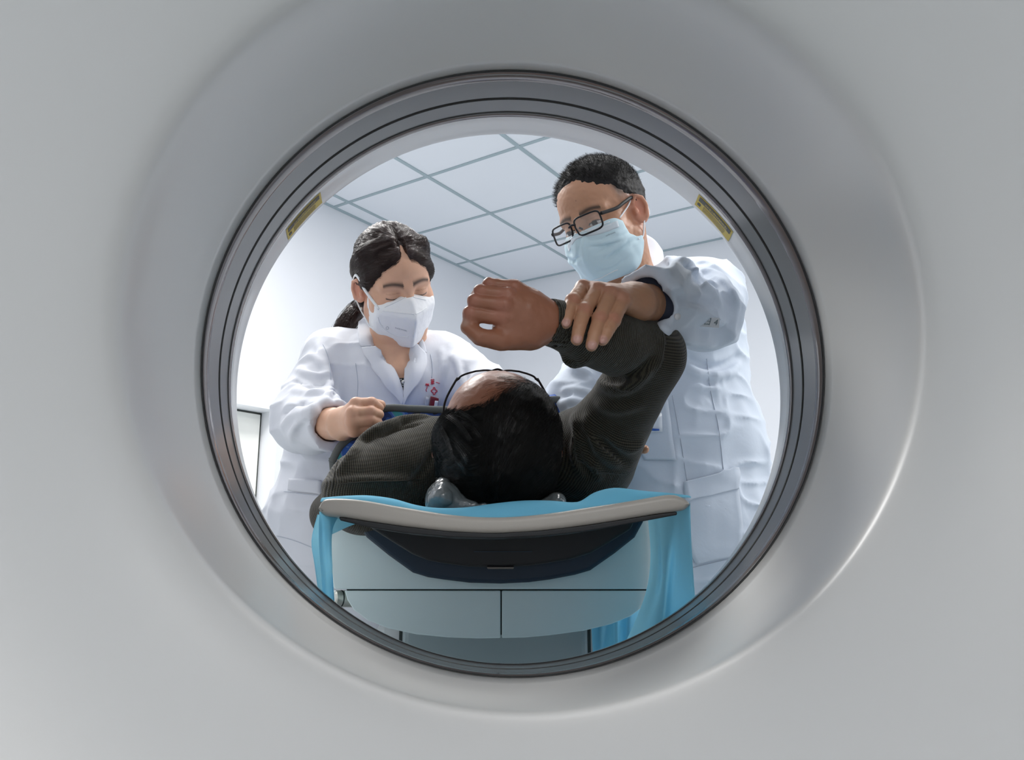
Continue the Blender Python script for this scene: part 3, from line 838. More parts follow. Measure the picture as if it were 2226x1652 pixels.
def drape(s, left, right, nx=8, ny=5, off=.003, relax=5):
    """ruled patch between two pixel lines, laid on the surface of s; returns V, F"""
    L = smooth_path([(a, b, 0) for a, b in left], ny); Rr = smooth_path([(a, b, 0) for a, b in right], ny)
    m = min(len(L), len(Rr)); L = L[:m]; Rr = Rr[:m]
    t = np.linspace(0, 1, nx + 1)
    Q = L[:, None] * (1 - t)[None, :, None] + Rr[:, None] * t[None, :, None]
    p = s.hit(Q[..., 0].ravel(), Q[..., 1].ravel())
    d = p - CAM; r_ = np.linalg.norm(d, axis=1); d /= r_[:, None]; r_ = r_.reshape(m, nx + 1); md_ = np.median(r_); r_ = np.clip(r_, md_ - .05, md_ + .05)
    for _ in range(relax):
        e = np.pad(r_, 1, mode='edge'); r_ = np.median(np.stack([e[1:-1, 1:-1], e[:-2, 1:-1], e[2:, 1:-1], e[1:-1, :-2], e[1:-1, 2:]]), 0) * .5 + (e[:-2, 1:-1] + e[2:, 1:-1] + e[1:-1, :-2] + e[1:-1, 2:]) / 8
    p = CAM + d * r_.reshape(-1, 1); g = s.grad(p, .004); g /= np.linalg.norm(g, axis=1)[:, None] + 1e-9
    tow = CAM - p; tow /= np.linalg.norm(tow, axis=1)[:, None]
    g = np.where((g * tow).sum(1)[:, None] > 0, g, tow)
    V = p + g * off
    F = [(i * (nx + 1) + j, i * (nx + 1) + j + 1, (i + 1) * (nx + 1) + j + 1, (i + 1) * (nx + 1) + j) for i in range(m - 1) for j in range(nx)]
    return V, np.array(F)

def patch_obj(name, s, left, right, mat, parent, nx=8, ny=5, off=.003, th=.0016):
    V, F = drape(s, left, right, nx, ny, off)
    o = mesh_obj(name, V, F, mat, parent)
    md = o.modifiers.new('thick', 'SOLIDIFY'); md.thickness = th; md.offset = 0
    return o

def seam(name, s, lines, mat, parent, r=.0008, off=.0006):
    parts = []
    for l in lines:
        q = smooth_path([(a, b, 0) for a, b in l], 6); p = s.hit(q[:, 0], q[:, 1]); g = s.grad(p, .003); g /= np.linalg.norm(g, axis=1)[:, None] + 1e-9
        parts.append(tube(p + g * off, r, 5))
    return mesh_obj(name, *join_vf(parts), mat, parent)

def ribbons(paths, width, taper=True):
    """paths (n, m, 3) -> thin three-sided strands"""
    n, m, _ = paths.shape
    T = np.gradient(paths, axis=1); T /= np.linalg.norm(T, axis=2)[..., None] + 1e-9
    a = np.cross(T, np.array([.31, .52, .79])); a /= np.linalg.norm(a, axis=2)[..., None] + 1e-9; b = np.cross(T, a)
    w = width * (np.linspace(1, .25, m) if taper else np.ones(m))[None, :, None]
    if not np.isscalar(width): w = np.asarray(width)[:, None, None] * np.linspace(1, .25, m)[None, :, None]
    V = np.stack([paths + w * (math.cos(t) * a + math.sin(t) * b) for t in (0, 2.094, 4.189)], 2).reshape(-1, 3)
    i = np.arange(n)[:, None, None] * m * 3 + np.arange(m - 1)[None, :, None] * 3; F = []
    for j in range(3):
        k = (j + 1) % 3
        F.append(np.stack([i + j, i + k, i + 3 + k, i + 3 + j], -1).reshape(-1, 4))
    return V, np.concatenate(F)

def comb(s, roots, dirfn, length, steps, lift, seed=1, jit=.0):
    """strands that follow the surface of s; lift(t) = height above it"""
    rng = np.random.RandomState(seed); p = roots.copy(); out = [p.copy()]; n = len(p)
    L = length if not np.isscalar(length) else np.full(n, length)
    jd = rng.randn(n, 3) * jit; lf = rng.rand(n)
    for i in range(1, steps):
        t = i / (steps - 1)
        d = dirfn(p, t) + jd
        g = s.grad(p, .002); g /= np.linalg.norm(g, axis=1)[:, None] + 1e-9
        d = d - g * (d * g).sum(1)[:, None]; d /= np.linalg.norm(d, axis=1)[:, None] + 1e-9
        p = p + d * (L / steps)[:, None]
        v = s(p); p = p - g * (v - lift(t, lf))[:, None] * .8
        out.append(p.copy())
    return np.stack(out, 1)

def surf_samples(V, F, n, mask=None, seed=1):
    rng = np.random.RandomState(seed)
    a, b, c, d = (V[F[:, i]] for i in range(4))
    A = .5 * np.linalg.norm(np.cross(c - a, d - b), axis=1)
    if mask is not None: A = A * mask
    i = rng.choice(len(F), n, p=A / A.sum()); u, v = rng.rand(n, 1), rng.rand(n, 1)
    return (a[i] * (1 - u) + b[i] * u) * (1 - v) + (d[i] * (1 - u) + c[i] * u) * v
def body_rest(s, sh_l, sh_r, hip, pelvis_w=.13, feet=None, neck=None, chest=None, waist=None):
    """trunk and legs"""
    s.econe(chest, waist, (.155, .10), (.135, .095), (0, -1, 0), k=.05)
    s.econe(waist, hip, (.135, .095), (.155, .11), (0, -1, 0), k=.05)
    s.cone(sh_l, sh_r, .05, k=.05)
    if feet:
        for x, f in zip((-1, 1), feet):
            h = hip + np.array([x * .085, 0, -.03]); f = np.asarray(f, float); kn = (h + f) / 2 + (0, -.03, .02)
            s.cone(h, kn, .082, .055, k=.03); s.cone(kn, f + (0, 0, .07), .052, .036, k=.02)
            s.cone(f + (0, 0, .035), f + (-.02 * 0, -.15, .03), .034, .028, k=.02)
# ---------------------------------------------------------------- the standing man with blue mask
SK = (.47, .245, .145)
man = empty('person', (.42, 1.62, 0)); tag(man, 'standing person in white coat, blue mask and dark rectangular glasses, gripping the raised sleeve', 'person')
MR = np.array([[-0.6749, -0.6458, -0.357], [0.7356, -0.6268, -0.2567], [-0.0579, -0.4359, 0.8981]]); MT = np.array([.1988, 1.5001, 1.4178]); MK = .967
s = Sdf()
hl = head_sdf(s, MR, MT, MK, 1.0)
nb = at(1372, 655, 1.585)
s.cone(hl.w((0, -.03, -.04)), nb, .054, .058, k=.03)
s.cone(nb, nb + (.03, .04, -.08), .062, .09, k=.04)
mS, mE, mW = at(1536, 642, 1.50), at(1532, 688, 1.27), at(1384, 657, 1.065)
mS2, mE2, mW2 = at(1330, 745, 1.66), at(1262, 872, 1.50), at(1345, 990, 1.38)
chest, waist, hip = at(1440, 760, 1.66), at(1480, 960, 1.66), at(1500, 1150, 1.66)
floor_f = [(hip[0] - .09, 1.66, 0), (hip[0] + .10, 1.70, 0)]
body_rest(s, mS + (-.02, 0, 0), mS2, hip, feet=floor_f, chest=chest, waist=waist)
s.cone(mS, mE, .048, .040, k=.03); s.cone(mE, mW, .041, .0275, k=.02)
s.cone(mS2, mE2, .048, .040, k=.03); s.cone(mE2, mW2, .040, .027, k=.02)
# left hand lying over the sleeve, four fingers pointing down, thumb behind it
mcp = [at(1268, 626, 1.035), at(1299, 631, 1.022), at(1327, 640, 1.015), at(1352, 655, 1.018)]
fg = [[at(1245, 655, 1.003), at(1234, 684, .988), at(1230, 702, .984)],
      [at(1270, 675, .993), at(1259, 712, .978), at(1254, 738, .974)],
      [at(1304, 693, .990), at(1292, 728, .976), at(1286, 751, .973)],
      [at(1333, 696, .998), at(1319, 722, .984), at(1310, 739, .980)]]
th = [at(1362, 668, 1.07), at(1330, 690, 1.10), at(1290, 705, 1.11), at(1262, 716, 1.10)]
hand(s, mW, mcp, fg, th, rw=.030, rf=.0093)
# right hand, holding the upper arm from behind
mcp2 = [at(1358, 955, 1.35), at(1366, 975, 1.35), at(1358, 995, 1.35), at(1352, 1012, 1.36)]
fg2 = [[at(1370, 958, 1.33), at(1378, 960, 1.315), at(1384, 964, 1.30)], [at(1390, 975, 1.33), at(1398, 976, 1.31), at(1402, 977, 1.29)],
       [at(1366, 995, 1.33), at(1370, 997, 1.31), at(1374, 999, 1.30)], [at(1352, 1015, 1.34), at(1352, 1030, 1.32), at(1356, 1048, 1.30)]]
hand(s, mW2, mcp2, fg2, [mW2, at(1352, 1000, 1.34), at(1340, 985, 1.30), at(1332, 975, 1.28)], rw=.028)
s.disp(lambda p: .0004 * vnoise(p, 180, 2), (-.3, .8, 1.0), (.5, 1.4, 1.4))
man_sdf = s
def mcol(V):
    C = head_colors(hl, V, SK, eye='half')
    q = hl.inv(V); x, y, z = q.T
    fade = np.clip((z - .012 - .35 * np.maximum(y - .03, 0) * 3) / .03, 0, 1) * np.clip((.052 - y) / .02, 0, 1) * (np.abs(x) > .04) * (y > -.2) * (np.linalg.norm(q, axis=1) < .2)
    C[:] = C * (1 - .9 * fade[:, None]) + np.array((.025, .018, .016)) * .9 * fade[:, None]
    nails = [(f[2] + np.array((0, -.0085, -.0015)), .0065, (.62, .34, .29), .8) for f in fg]
    knk = [(m + np.array((0, -.008, .004)), .012, (.44, .19, .13), .55) for m in mcp] + [(f[0] + np.array((0, -.008, 0)), .009, (.44, .17, .12), .6) for f in fg]
    moles = [(hl.w(p), .0016, (.10, .04, .025), .85) for p in [(.03, .083, .065), (-.035, .078, .078), (-.012, .09, .05), (-.05, .06, .035), (-.066, .03, -.012), (-.064, .02, -.035), (.022, .085, .040), (-.06, .01, -.06)]]
    blobs(V, C, nails + knk + moles)
    return C
hb = [hl.T - .17, hl.T + .15, .0018]
build_person(s, [(hl.T - (.16, .17, .20), hl.T + (.17, .18, .16), .0019), (np.array((mcp[0][0] - .07, .93, .99)), np.array((mW[0] + .035, 1.15, 1.17)), .0013),
                 (at(1330, 1060, 1.28) - .02, at(1420, 935, 1.40) + .02, .002)], .0065, colfn=mcol, parent=man)
# nails as raised plates
parts = []
for f in fg:
    n_ = Sdf()
d_ = []
for f, w in zip(fg, (.0058, .0060, .0060, .0050)):
    ax = _n(f[2] - f[1]); q = Sdf()
    R = frame(ax, (0, -1, .25))
    q.ell(f[2] + np.array((0, -.0052, 0)), (w, .0075, .0026), np.stack([R[:, 0], R[:, 1], R[:, 2]], 1), k=0)
    d_.append(q.build(.0008))
V = []; F = []; k_ = 0
for v, f in d_: V.append(v); F.append(f + k_); k_ += len(v)
mesh_obj('fingernails', np.concatenate(V), np.concatenate(F), new_mat('fingernail', (.50, .27, .22), .3), man)

# short hair
h = Sdf(); l = Loc(h, MR, MT, MK)
l.ell((0, -.020, .040), (.0815, .100, .092), k=.01)
l.ell((0, .015, .058), (.066, .058, .056), k=.03)
l.ell((0, .034, -.012), (.0735, .075, .080), k=.006, op='s')             # face and temples stay clear
l.ell((-.085, .012, -.03), (.05, .050, .058), k=.008, op='s'); l.ell((.085, .012, -.03), (.05, .050, .058), k=.008, op='s')
l.ell((-.085, .060, .0), (.05, .046, .062), k=.008, op='s'); l.ell((.085, .060, .0), (.05, .046, .062), k=.008, op='s')
l.rbox((0, -.02, -.12), (.2, .2, .085), .02, k=.01, op='s')
h.disp(lambda p: .0012 * vnoise(p, 260, 4) + .0015 * vnoise(p, 90, 6))
V, F = h.build(.002)
M_HAIRB = new_mat('black_hair', (.008, .007, .007), .62, 0, .25)
ho = mesh_obj('hair', V, F, M_HAIRB, man)
rt = surf_samples(V, F, 22000, seed=3); rt = rt[man_sdf(rt) > .0015]; g = h.grad(rt, .003); g /= np.linalg.norm(g, axis=1)[:, None] + 1e-9
rng = np.random.RandomState(5)
q = l.inv(rt); side = np.clip((np.abs(q[:, 0]) - .045) / .02, 0, 1) * np.clip((.07 - q[:, 2]) / .03, 0, 1)
fwd = MR[:, 1] * .75 + MR[:, 2] * .2
d = g * .75 + fwd + rng.randn(len(rt), 3) * .22; d /= np.linalg.norm(d, axis=1)[:, None]
ln_ = (.011 - .008 * side) * rng.uniform(.5, 1.1, len(rt))
t = np.linspace(0, 1, 4)
paths = rt[:, None] - g[:, None] * .002 + d[:, None] * ln_[:, None, None] * t[None, :, None] + (fwd[None, None] * (ln_ * .25)[:, None, None]) * (t ** 2)[None, :, None]
V, F = ribbons(paths, .00028)
mesh_obj('hair_strands', V, F, M_HAIRB, ho)

# surgical mask
M_MASK = new_mat('blue_mask', (.60, .76, .82), .75); noise_bump(M_MASK, 260, .12, .0008)
bsdf(M_MASK).inputs['Subsurface Weight'].default_value = .0
M_MWHITE = new_mat('white_strap', (.82, .84, .86), .7)
k = Sdf(); l = Loc(k, MR, MT, MK)
def mask_shape(l, d, tent=0):
    l.ell((0, .026, -.050), (.062 + d, .064 + d, .072 + d), k=.01)
    l.ell((0, .046, -.085), (.040 + d, .036 + d, .042 + d), k=.03)
    l.ell((0, .085, -.040), (.020 + d, .026 + d, .036 + d), k=.035)
    for x in (-1, 1): l.cone((x * .058, .0, -.050), (x * .040, .040, -.098), .0165 + d, .014 + d, k=.03)
    for x in (-1, 1): l.ell((x * .040, .055, -.040), (.026 + d, .024 + d, .032 + d), k=.02)
mask_shape(l, .0075)
k.disp(lambda p: (lambda q: .0016 * np.sin((q[:, 2] * 1.0 - .35 * np.abs(q[:, 0])) * 330) * np.clip((.02 - np.abs(q[:, 2] + .055)) / .012, 0, 1) * np.clip((np.abs(q[:, 0]) - .012) / .03, 0, 1)
               + .0012 * vnoise(p, 70, 4))(l.inv(p)))
R_ = MR
# trimmed to a rectangle that wraps the face
k.plane(l.w((0, .06, -.006)), MR[:, 2] * 1.0 + MR[:, 1] * .12, .003)
for x in (-1, 1): k.ell(l.w((x * .077, .016, -.030)), (.024, .030, .027), MR, k=.004, op='s')
k.plane(l.w((0, .0, -.122)), -MR[:, 2], .012)
k.plane(l.w((0, .008, 0)), -MR[:, 1] * 1. + 0 * MR[:, 2], .004)
mask_sdf = k
for l_, r, hh, op in [([(1284, 536), (1318, 532), (1350, 524)], .003, .0022, 's'), ([(1284, 530), (1318, 526), (1350, 517)], .004, .002, 'u'), ([(1318, 564), (1340, 548), (1366, 530)], .003, .0022, 's'), ([(1316, 556), (1338, 540), (1360, 525)], .004, .002, 'u'),
                     ([(1262, 512), (1258, 535), (1254, 566)], .003, .0016, 's'), ([(1270, 520), (1268, 545), (1272, 575)], .004, .002, 'u'), ([(1246, 572), (1254, 562), (1262, 560)], .0025, .0022, 's'), ([(1300, 590), (1330, 585), (1360, 565)], .004, .0014, 's')]:
    fold(k, l_, r, hh, .006, op)
V, F = k.build(.0018)
mk = mesh_obj('face_mask', V, F, M_MASK, man); mk['label'] = 'pale blue pleated surgical mask'
# top and side seams, wire strip
P2_ = lambda pts: [l.w(p) for p in pts]
def on_mask(sd, ll, pts, off=.0004):
    p = np.array([ll.w(q) for q in pts]); c = ll.w((0, .02, -.05))
    for _ in range(30):
        g = sd.grad(p, .001); g /= np.linalg.norm(g, axis=1)[:, None] + 1e-9; p = p - g * (sd(p) - off)[:, None] * .7
    return p
def face_line(z, x0=-.062, x1=.062, n=26, dz=0):
    xs = np.linspace(x0, x1, n); return [(x, .11 - 9 * x * x, z + dz * (x / .06) ** 2) for x in xs]
tp = [tube(on_mask(k, l, face_line(-.012)), .0009, 5), tube(on_mask(k, l, face_line(-.019)), .0006, 5)]
def march(sd, ll, pts, d, off=.0004):
    p = np.array([ll.w(q) for q in pts]); d = ll.R @ _n(d)
    for _ in range(60): p = p + d * np.maximum(sd(p) - off, -.001)[:, None] * .8
    return p

tp.append(tube(on_mask(k, l, [(x, .10 - 9 * x * x, -.117 + .4 * abs(x) ** 1.3) for x in np.linspace(-.045, .045, 20)]), .0009, 5))
for t_p in tp: mesh_obj('mask_seam', *t_p, M_MWHITE, mk)
for x in (-1, 1):
    ear = l.w((x * .079, -.012, .022)); earb = l.w((x * .082, -.014, -.030))
    a0 = on_mask(k, l, [(x * .066, .050, -.014)])[0]; a1 = on_mask(k, l, [(x * .070, .024, -.064)])[0]
    V, F = tube(smooth_path([a0, l.w((x * .074, .018, .004)), ear, l.w((x * .083, -.034, .01)), l.w((x * .084, -.036, -.02)), earb, l.w((x * .076, .002, -.060)), a1], 6), .0015, 8)
    mesh_obj('ear_loop', V, F, M_MWHITE, mk)
M_MBAND = new_mat('mask_band', (.66, .72, .76), .75)
patch_obj('mask_band', k, [(1234, 534), (1246, 512), (1260, 504), (1300, 495), (1342, 480)], [(1238, 548), (1250, 525), (1263, 517), (1305, 509), (1346, 494)], M_MBAND, mk, 4, 6, .0008, .0006)
# small printed word on the upper left of the mask
def text_obj(name, body, size, origin, xdir, ydir, mat, parent, wrap=None, extrude=.0002, off=.0006, italic=0):
    cu = bpy.data.curves.new(name, 'FONT'); cu.body = body; cu.size = size; cu.extrude = extrude; cu.align_x = 'CENTER'; cu.align_y = 'CENTER'; cu.shear = italic
    tmp = bpy.data.objects.new(name, cu); sc.collection.objects.link(tmp)
    dg = bpy.context.evaluated_depsgraph_get(); me = bpy.data.meshes.new_from_object(tmp.evaluated_get(dg))
    co = np.zeros(len(me.vertices) * 3, np.float32); me.vertices.foreach_get('co', co); co = co.reshape(-1, 3)
    F = [tuple(p.vertices) for p in me.polygons]
    bpy.data.objects.remove(tmp)
    p = np.asarray(origin) + co[:, :1] * _n(xdir) + co[:, 1:2] * _n(ydir)
    if wrap is not None:
        for _ in range(12):
            gg = wrap.grad(p, .002); gg /= np.linalg.norm(gg, axis=1)[:, None] + 1e-9; p = p - gg * (wrap(p) - off - co[:, 2:3].ravel())[:, None] * .8
    return mesh_obj(name, p, F, mat, parent, smooth=False)
M_PRINT = new_mat('grey_print', (.25, .33, .36), .6)
text_obj('mask_lettering', 'unknown', .0050, k.hit(1327, 509)[0], -MR[:, 0] * .8 - MR[:, 1] * .5 , MR[:, 2], M_PRINT, mk, k, off=.0015, italic=.2)

# glasses
M_GLF = new_mat('black_glasses_frame', (.006, .006, .008), .5, 0, .3)
M_LENS = new_mat('clear_lens', (1, 1, 1), .02, 0, .5)
bsdf(M_LENS).inputs['Alpha'].default_value = .06
gl = empty('glasses', man.location); gl.parent = man; gl.matrix_parent_inverse = Matrix.Translation(-Vector(man.location)); gl.name = 'glasses'; gl.location = man.location
def make_glasses(l, parent, lw=.0245, lh=.0145, y0=.1015, z0=-.006, tilt=.12, fr=.0016, mat=M_GLF, cx=.0315, temple_z=.004, rimless=False):
    parts = []; tm = []
    for x in (-1, 1):
        ring = []
        for t in np.linspace(0, 2 * np.pi, 40, endpoint=False):
            c, s_ = math.cos(t), math.sin(t); e = .42
            u = np.sign(c) * abs(c) ** e * lw; v = np.sign(s_) * abs(s_) ** e * lh * (1 if s_ > 0 else 1.05)
            u *= (1 - .07 * (s_ < 0) * (u * x < 0))
            ring.append(l.w((x * cx + u, y0 - .10 * max(0, abs(x * cx + u) - .03) - 4.5 * max(0, abs(x * cx + u) - .012) ** 2 * .8 - tilt * (-v) * .8, z0 + v)))
        ring = np.array(ring)
        if rimless: up = [i for i in range(40) if 1 <= i <= 19]; parts.append(tube(ring[up], fr * l.k, 8))
        else: parts.append(tube(ring, fr * l.k, 8, closed=True))
        V, F = [tuple(p) for p in ring], [tuple(range(40))]
        o = mesh_obj('lens', V, F, M_LENS, parent, smooth=False); md = o.modifiers.new('t', 'SOLIDIFY'); md.thickness = .0012
        hx = x * (cx + lw)
        hp = ring[np.argmax(x * l.inv(ring)[:, 0])]
        tp = [hp + l.R @ np.array((x * .003, 0, .008)) * l.k, l.w((x * (.0755), .060, temple_z + .003)), l.w((x * .0795, .03, temple_z + .010)), l.w((x * .0805, -.004, temple_z + .014)), l.w((x * .080, -.03, temple_z - .008))]
        tm.append((x, smooth_path(tp, 6)))
        parts.append(tube([hp + l.R @ np.array((0, 0, .008)) * l.k, tp[0] + l.R @ np.array((x * .002, -.004, 0)) * l.k], fr * 1.3 * l.k, 8))
    parts.append(tube(smooth_path([l.w((-.0085, y0 + .002, z0 + .006)), l.w((0, y0 + .004, z0 + .0085)), l.w((.0085, y0 + .002, z0 + .006))], 5), fr * 1.1 * l.k, 8))
    for x in (-1, 1): parts.append(tube([l.w((x * .010, y0 - .004, z0 - .001)), l.w((x * .0125, y0 - .010, z0 - .006))], .0022 * l.k, 8))
    mesh_obj('frame_front', *join_vf(parts), mat, parent)
    for x, p in tm:
        V, F = tube(p, fr * 1.15 * l.k, 8, flat=(1.6 if not rimless else 1, .8 if not rimless else 1), up=l.R[:, 2]); mesh_obj('temple', V, F, mat, parent)
gl['label'] = 'black rectangular full-rim glasses'
make_glasses(hl, gl, lw=.0280, lh=.0175, y0=.1110, z0=-.0015, cx=.0330, fr=.0019, tilt=0)

# coat
c = Sdf()
bk = nb + (.035, .045, -.03)
c.econe(chest + (0.005, 0, .03), waist, (.185, .135), (.160, .125), (.35, -1, 0), k=.06)
c.econe(waist, hip, (.160, .125), (.190, .145), (.2, -1, 0), k=.06)
c.econe(hip, (hip[0] + .01, 1.67, .52), (.190, .145), (.235, .18), (.2, -1, 0), k=.04)
c.chain([bk, mS + (-.05, .02, .015), mS], [.075, .062, .066], k=.05)
c.chain([mS2, bk], [.06, .07], k=.05)
cw = mW + (mE - mW) * .14
c.chain([mS, mS * .5 + mE * .5, mE], [.070, .060, .054], k=.03)
c.chain([mE, mE * .55 + mW * .45, cw, mW + (mE - mW) * .02], [.054, .051, .049, .048], k=.02)
c.chain([mS2, mS2 * .5 + mE2 * .5, mE2], [.066, .060, .055], k=.03)
c.chain([mE2, mW2 + (mE2 - mW2) * .15], [.052, .040], k=.02)
ax = _n(mE - mW); w0 = mW + (mE - mW) * .12
c.cut(w0, -ax, w0 - .085, w0 + .085, .003)
c.cone(w0 - ax * .03, w0 + ax * .07, .0445, .040, k=.002, op='s')         # hollow cuff
c.cone(nb + (-.05, -.035, -.02), hl.w((0, -.01, -.05)), .060, .062, k=.01, op='s')   # neck opening
c.cone(nb + (-.05, -.06, -.05), nb + (-.10, -.12, -.14), .045, .012, k=.01, op='s')
def coat_noise(p): return .004 * vnoise(p, 11, 1) + .0010 * vnoise(p * (1, 1, .5), 26, 2) - .0042 * 1.6 * (1 - np.abs(vnoise(p * np.array([.8, .8, 1.5]), 15, 31))) ** 5
c.disp(coat_noise)
def torso_folds(p):
    a = vnoise(p * np.array([1, 1, .22]), 20, 7); b = np.clip((1.18 - p[:, 2]) / .1, 0, 1)
    return -.006 * (1 - np.abs(a)) ** 3 * b
c.disp(torso_folds, (.1, 1.3, .3), (.8, 2, 1.25))
# sleeve folds read off the photograph
for l_, r, hh in [([(1470, 632), (1483, 612), (1497, 604), (1520, 614), (1545, 632), (1566, 660)], .007, .009), ([(1436, 606), (1452, 612), (1464, 628), (1472, 648)], .006, .006),
                 ([(1500, 598), (1535, 592), (1568, 606), (1590, 640), (1600, 668)], .008, .008), ([(1480, 596), (1505, 578), (1535, 572), (1559, 583), (1583, 600)], .005, .006), ([(1468, 594), (1486, 578), (1503, 567)], .0045, .006), ([(1456, 592), (1470, 574), (1484, 562)], .0045, .006), ([(1541, 600), (1571, 613), (1590, 635), (1607, 662)], .005, .006), ([(1484, 662), (1517, 676), (1541, 691)], .005, .005),
                 ([(1470, 725), (1510, 742), (1560, 745), (1600, 730)], .008, .007),
                 ([(1430, 700), (1455, 730), (1475, 738)], .006, .005), ([(1470, 560), (1500, 575), (1520, 600)], .007, .005), ([(1448, 556), (1470, 580), (1478, 605)], .006, .004),
                 ([(1495, 800), (1530, 815), (1580, 812), (1608, 790)], .010, .006)]:
    fold(c, l_, r, hh, .014)
for l_, r, hh in [([(1482, 654), (1510, 653), (1540, 657), (1566, 660)], .006, .007), ([(1472, 634), (1478, 642), (1482, 652)], .006, .007), ([(1500, 608), (1530, 605), (1560, 620)], .005, .006), ([(1505, 598), (1545, 612), (1580, 642)], .007, .006), ([(1497, 708), (1520, 716), (1547, 719), (1571, 715), (1592, 706)], .005, .006), ([(1474, 598), (1496, 580), (1520, 573)], .003, .004), ([(1462, 594), (1478, 577), (1492, 566)], .003, .004), ([(1520, 604), (1548, 604), (1575, 622), (1594, 650)], .004, .005),
                 ([(1485, 762), (1520, 790), (1570, 795), (1610, 770)], .008, .008), ([(1485, 575), (1510, 592), (1524, 620)], .005, .005)]:
    fold(c, l_, r, hh, .010, 's')
# right sleeve creases
for l_ in ([(1235, 800), (1262, 812), (1292, 830)], [(1222, 850), (1255, 848), (1300, 862)], [(1216, 880), (1250, 872), (1300, 890)], [(1230, 905), (1262, 895), (1290, 905)], [(1240, 775), (1250, 800), (1285, 812)]):
    fold(c, l_, .008, .006, .010)
man_coat = c
V, F = c.build(.0042); V = smooth_mesh(V, F, 1, .3)
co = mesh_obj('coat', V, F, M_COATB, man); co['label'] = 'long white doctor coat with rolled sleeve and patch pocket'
# navy lining under the cuff
V, F = tube([w0 + ax * .003, w0 + ax * .05], [.0440, .040], 40); mesh_obj('cuff_lining', V, F, M_NAVYC, co)
# collar: stands round the neck and folds over
V, F = grid_surf([[at(*p) for p in r] for r in (
    [(1402, 508, 1.615), (1398, 540, 1.59), (1388, 585, 1.555), (1370, 625, 1.52), (1352, 660, 1.49)],
    [(1424, 522, 1.60), (1424, 556, 1.575), (1416, 596, 1.54), (1402, 630, 1.51), (1382, 664, 1.485)],
    [(1441, 545, 1.60), (1445, 582, 1.57), (1438, 620, 1.53), (1424, 655, 1.50), (1408, 680, 1.48)])])
o = mesh_obj('collar', V, F, M_COAT, co); md = o.modifiers.new('t', 'SOLIDIFY'); md.thickness = .003
V, F = grid_surf([[at(*p) for p in r] for r in (
    [(1292, 612, 1.56), (1302, 640, 1.53), (1318, 672, 1.50)], [(1302, 606, 1.55), (1314, 634, 1.52), (1330, 666, 1.49)], [(1312, 604, 1.56), (1326, 630, 1.53), (1342, 660, 1.50)])])
o = mesh_obj('collar', V, F, M_COAT, co); md = o.modifiers.new('t', 'SOLIDIFY'); md.thickness = .003
# pockets, plackets and seams
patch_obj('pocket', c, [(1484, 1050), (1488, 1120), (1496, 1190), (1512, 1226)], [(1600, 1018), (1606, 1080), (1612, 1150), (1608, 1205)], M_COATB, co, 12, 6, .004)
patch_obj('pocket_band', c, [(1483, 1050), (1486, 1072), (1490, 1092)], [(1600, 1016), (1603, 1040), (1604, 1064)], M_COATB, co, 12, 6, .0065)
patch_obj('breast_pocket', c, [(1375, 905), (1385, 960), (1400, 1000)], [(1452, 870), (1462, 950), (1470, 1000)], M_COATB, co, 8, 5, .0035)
for q_ in ([[(1536, 780), (1545, 850), (1562, 930), (1572, 1020)], [(1462, 860), (1480, 960), (1494, 1048)], [(1492, 1092), (1550, 1078), (1604, 1062)], [(1486, 1240), (1530, 1228), (1600, 1212)]]): seam('seam', c, [q_], M_THREAD, co)
# sleeve tab with a button and a printed strip
pb = c.hit(1472, 688)[0]; gb = _n(c.grad(pb[None], .006)[0] + (0, -.5, 0))
V, F = tube([pb - gb * .001, pb + gb * .0022], .0048, 20); mesh_obj('button', V, F, new_mat('white_button', (.72, .72, .74), .35), co)
tc_ = c.hit(1537, 702)[0] + (0, -.005, 0); tu, tv = _n((1, .10, -.05)), _n((.05, -.20, 1)); tw = np.cross(tu, tv)
V = [tc_ + tu * a_ * .0175 + tv * b_ * .0075 + tw * d_ for d_ in (-.004, .0006) for a_, b_ in ((-1, -1), (1, -1), (1, 1), (-1, 1))]
o = mesh_obj('cloth_tape', V, [(0, 1, 2, 3), (4, 5, 6, 7), (0, 1, 5, 4), (1, 2, 6, 5), (2, 3, 7, 6), (3, 0, 4, 7)], new_mat('tape', (.70, .72, .75), .7), co, smooth=False)
text_obj('tape_lettering', '1日 4', .0125, tc_ + tw * (.0010 if tw[1] < 0 else -.0046), tu, tv, M_PRINT, o, None, italic=.25)
# badge half hidden behind the arm
bd = patch_obj('name_badge', c, [(1396, 902), (1396, 941)], [(1438, 900), (1440, 939)], new_mat('badge_white', (.70, .75, .82), .3), man, 4, 3, .006); bd['label'] = 'white plastic name badge with blue bar'
patch_obj('badge_bar', c, [(1398, 934), (1398, 938)], [(1433, 933), (1433, 937)], new_mat('badge_blue', (.02, .10, .42), .4), bd, 4, 3, .0075, .001)
# trousers and shoes
t_ = Sdf()
for x, f in zip((-1, 1), floor_f):
    h_ = hip + np.array([x * .085, 0, -.03]); f = np.asarray(f, float); kn = (h_ + f) / 2 + (0, -.03, .02)
    t_.cone(h_, kn, .095, .072, k=.04); t_.cone(kn, f + (0, 0, .06), .072, .062, k=.02)
V, F = t_.build(.008); mesh_obj('trousers', V, F, M_TROU, man)
for f in floor_f:
    s_ = Sdf(); f = np.asarray(f, float); s_.ell(f + (0, -.06, .035), (.045, .14, .045), k=.01); s_.ell(f + (0, .02, .05), (.042, .06, .06), k=.03); s_.plane(f + (0, 0, .001), (0, 0, -1))
    V, F = s_.build(.005); mesh_obj('shoe', V, F, M_SHOE, man)
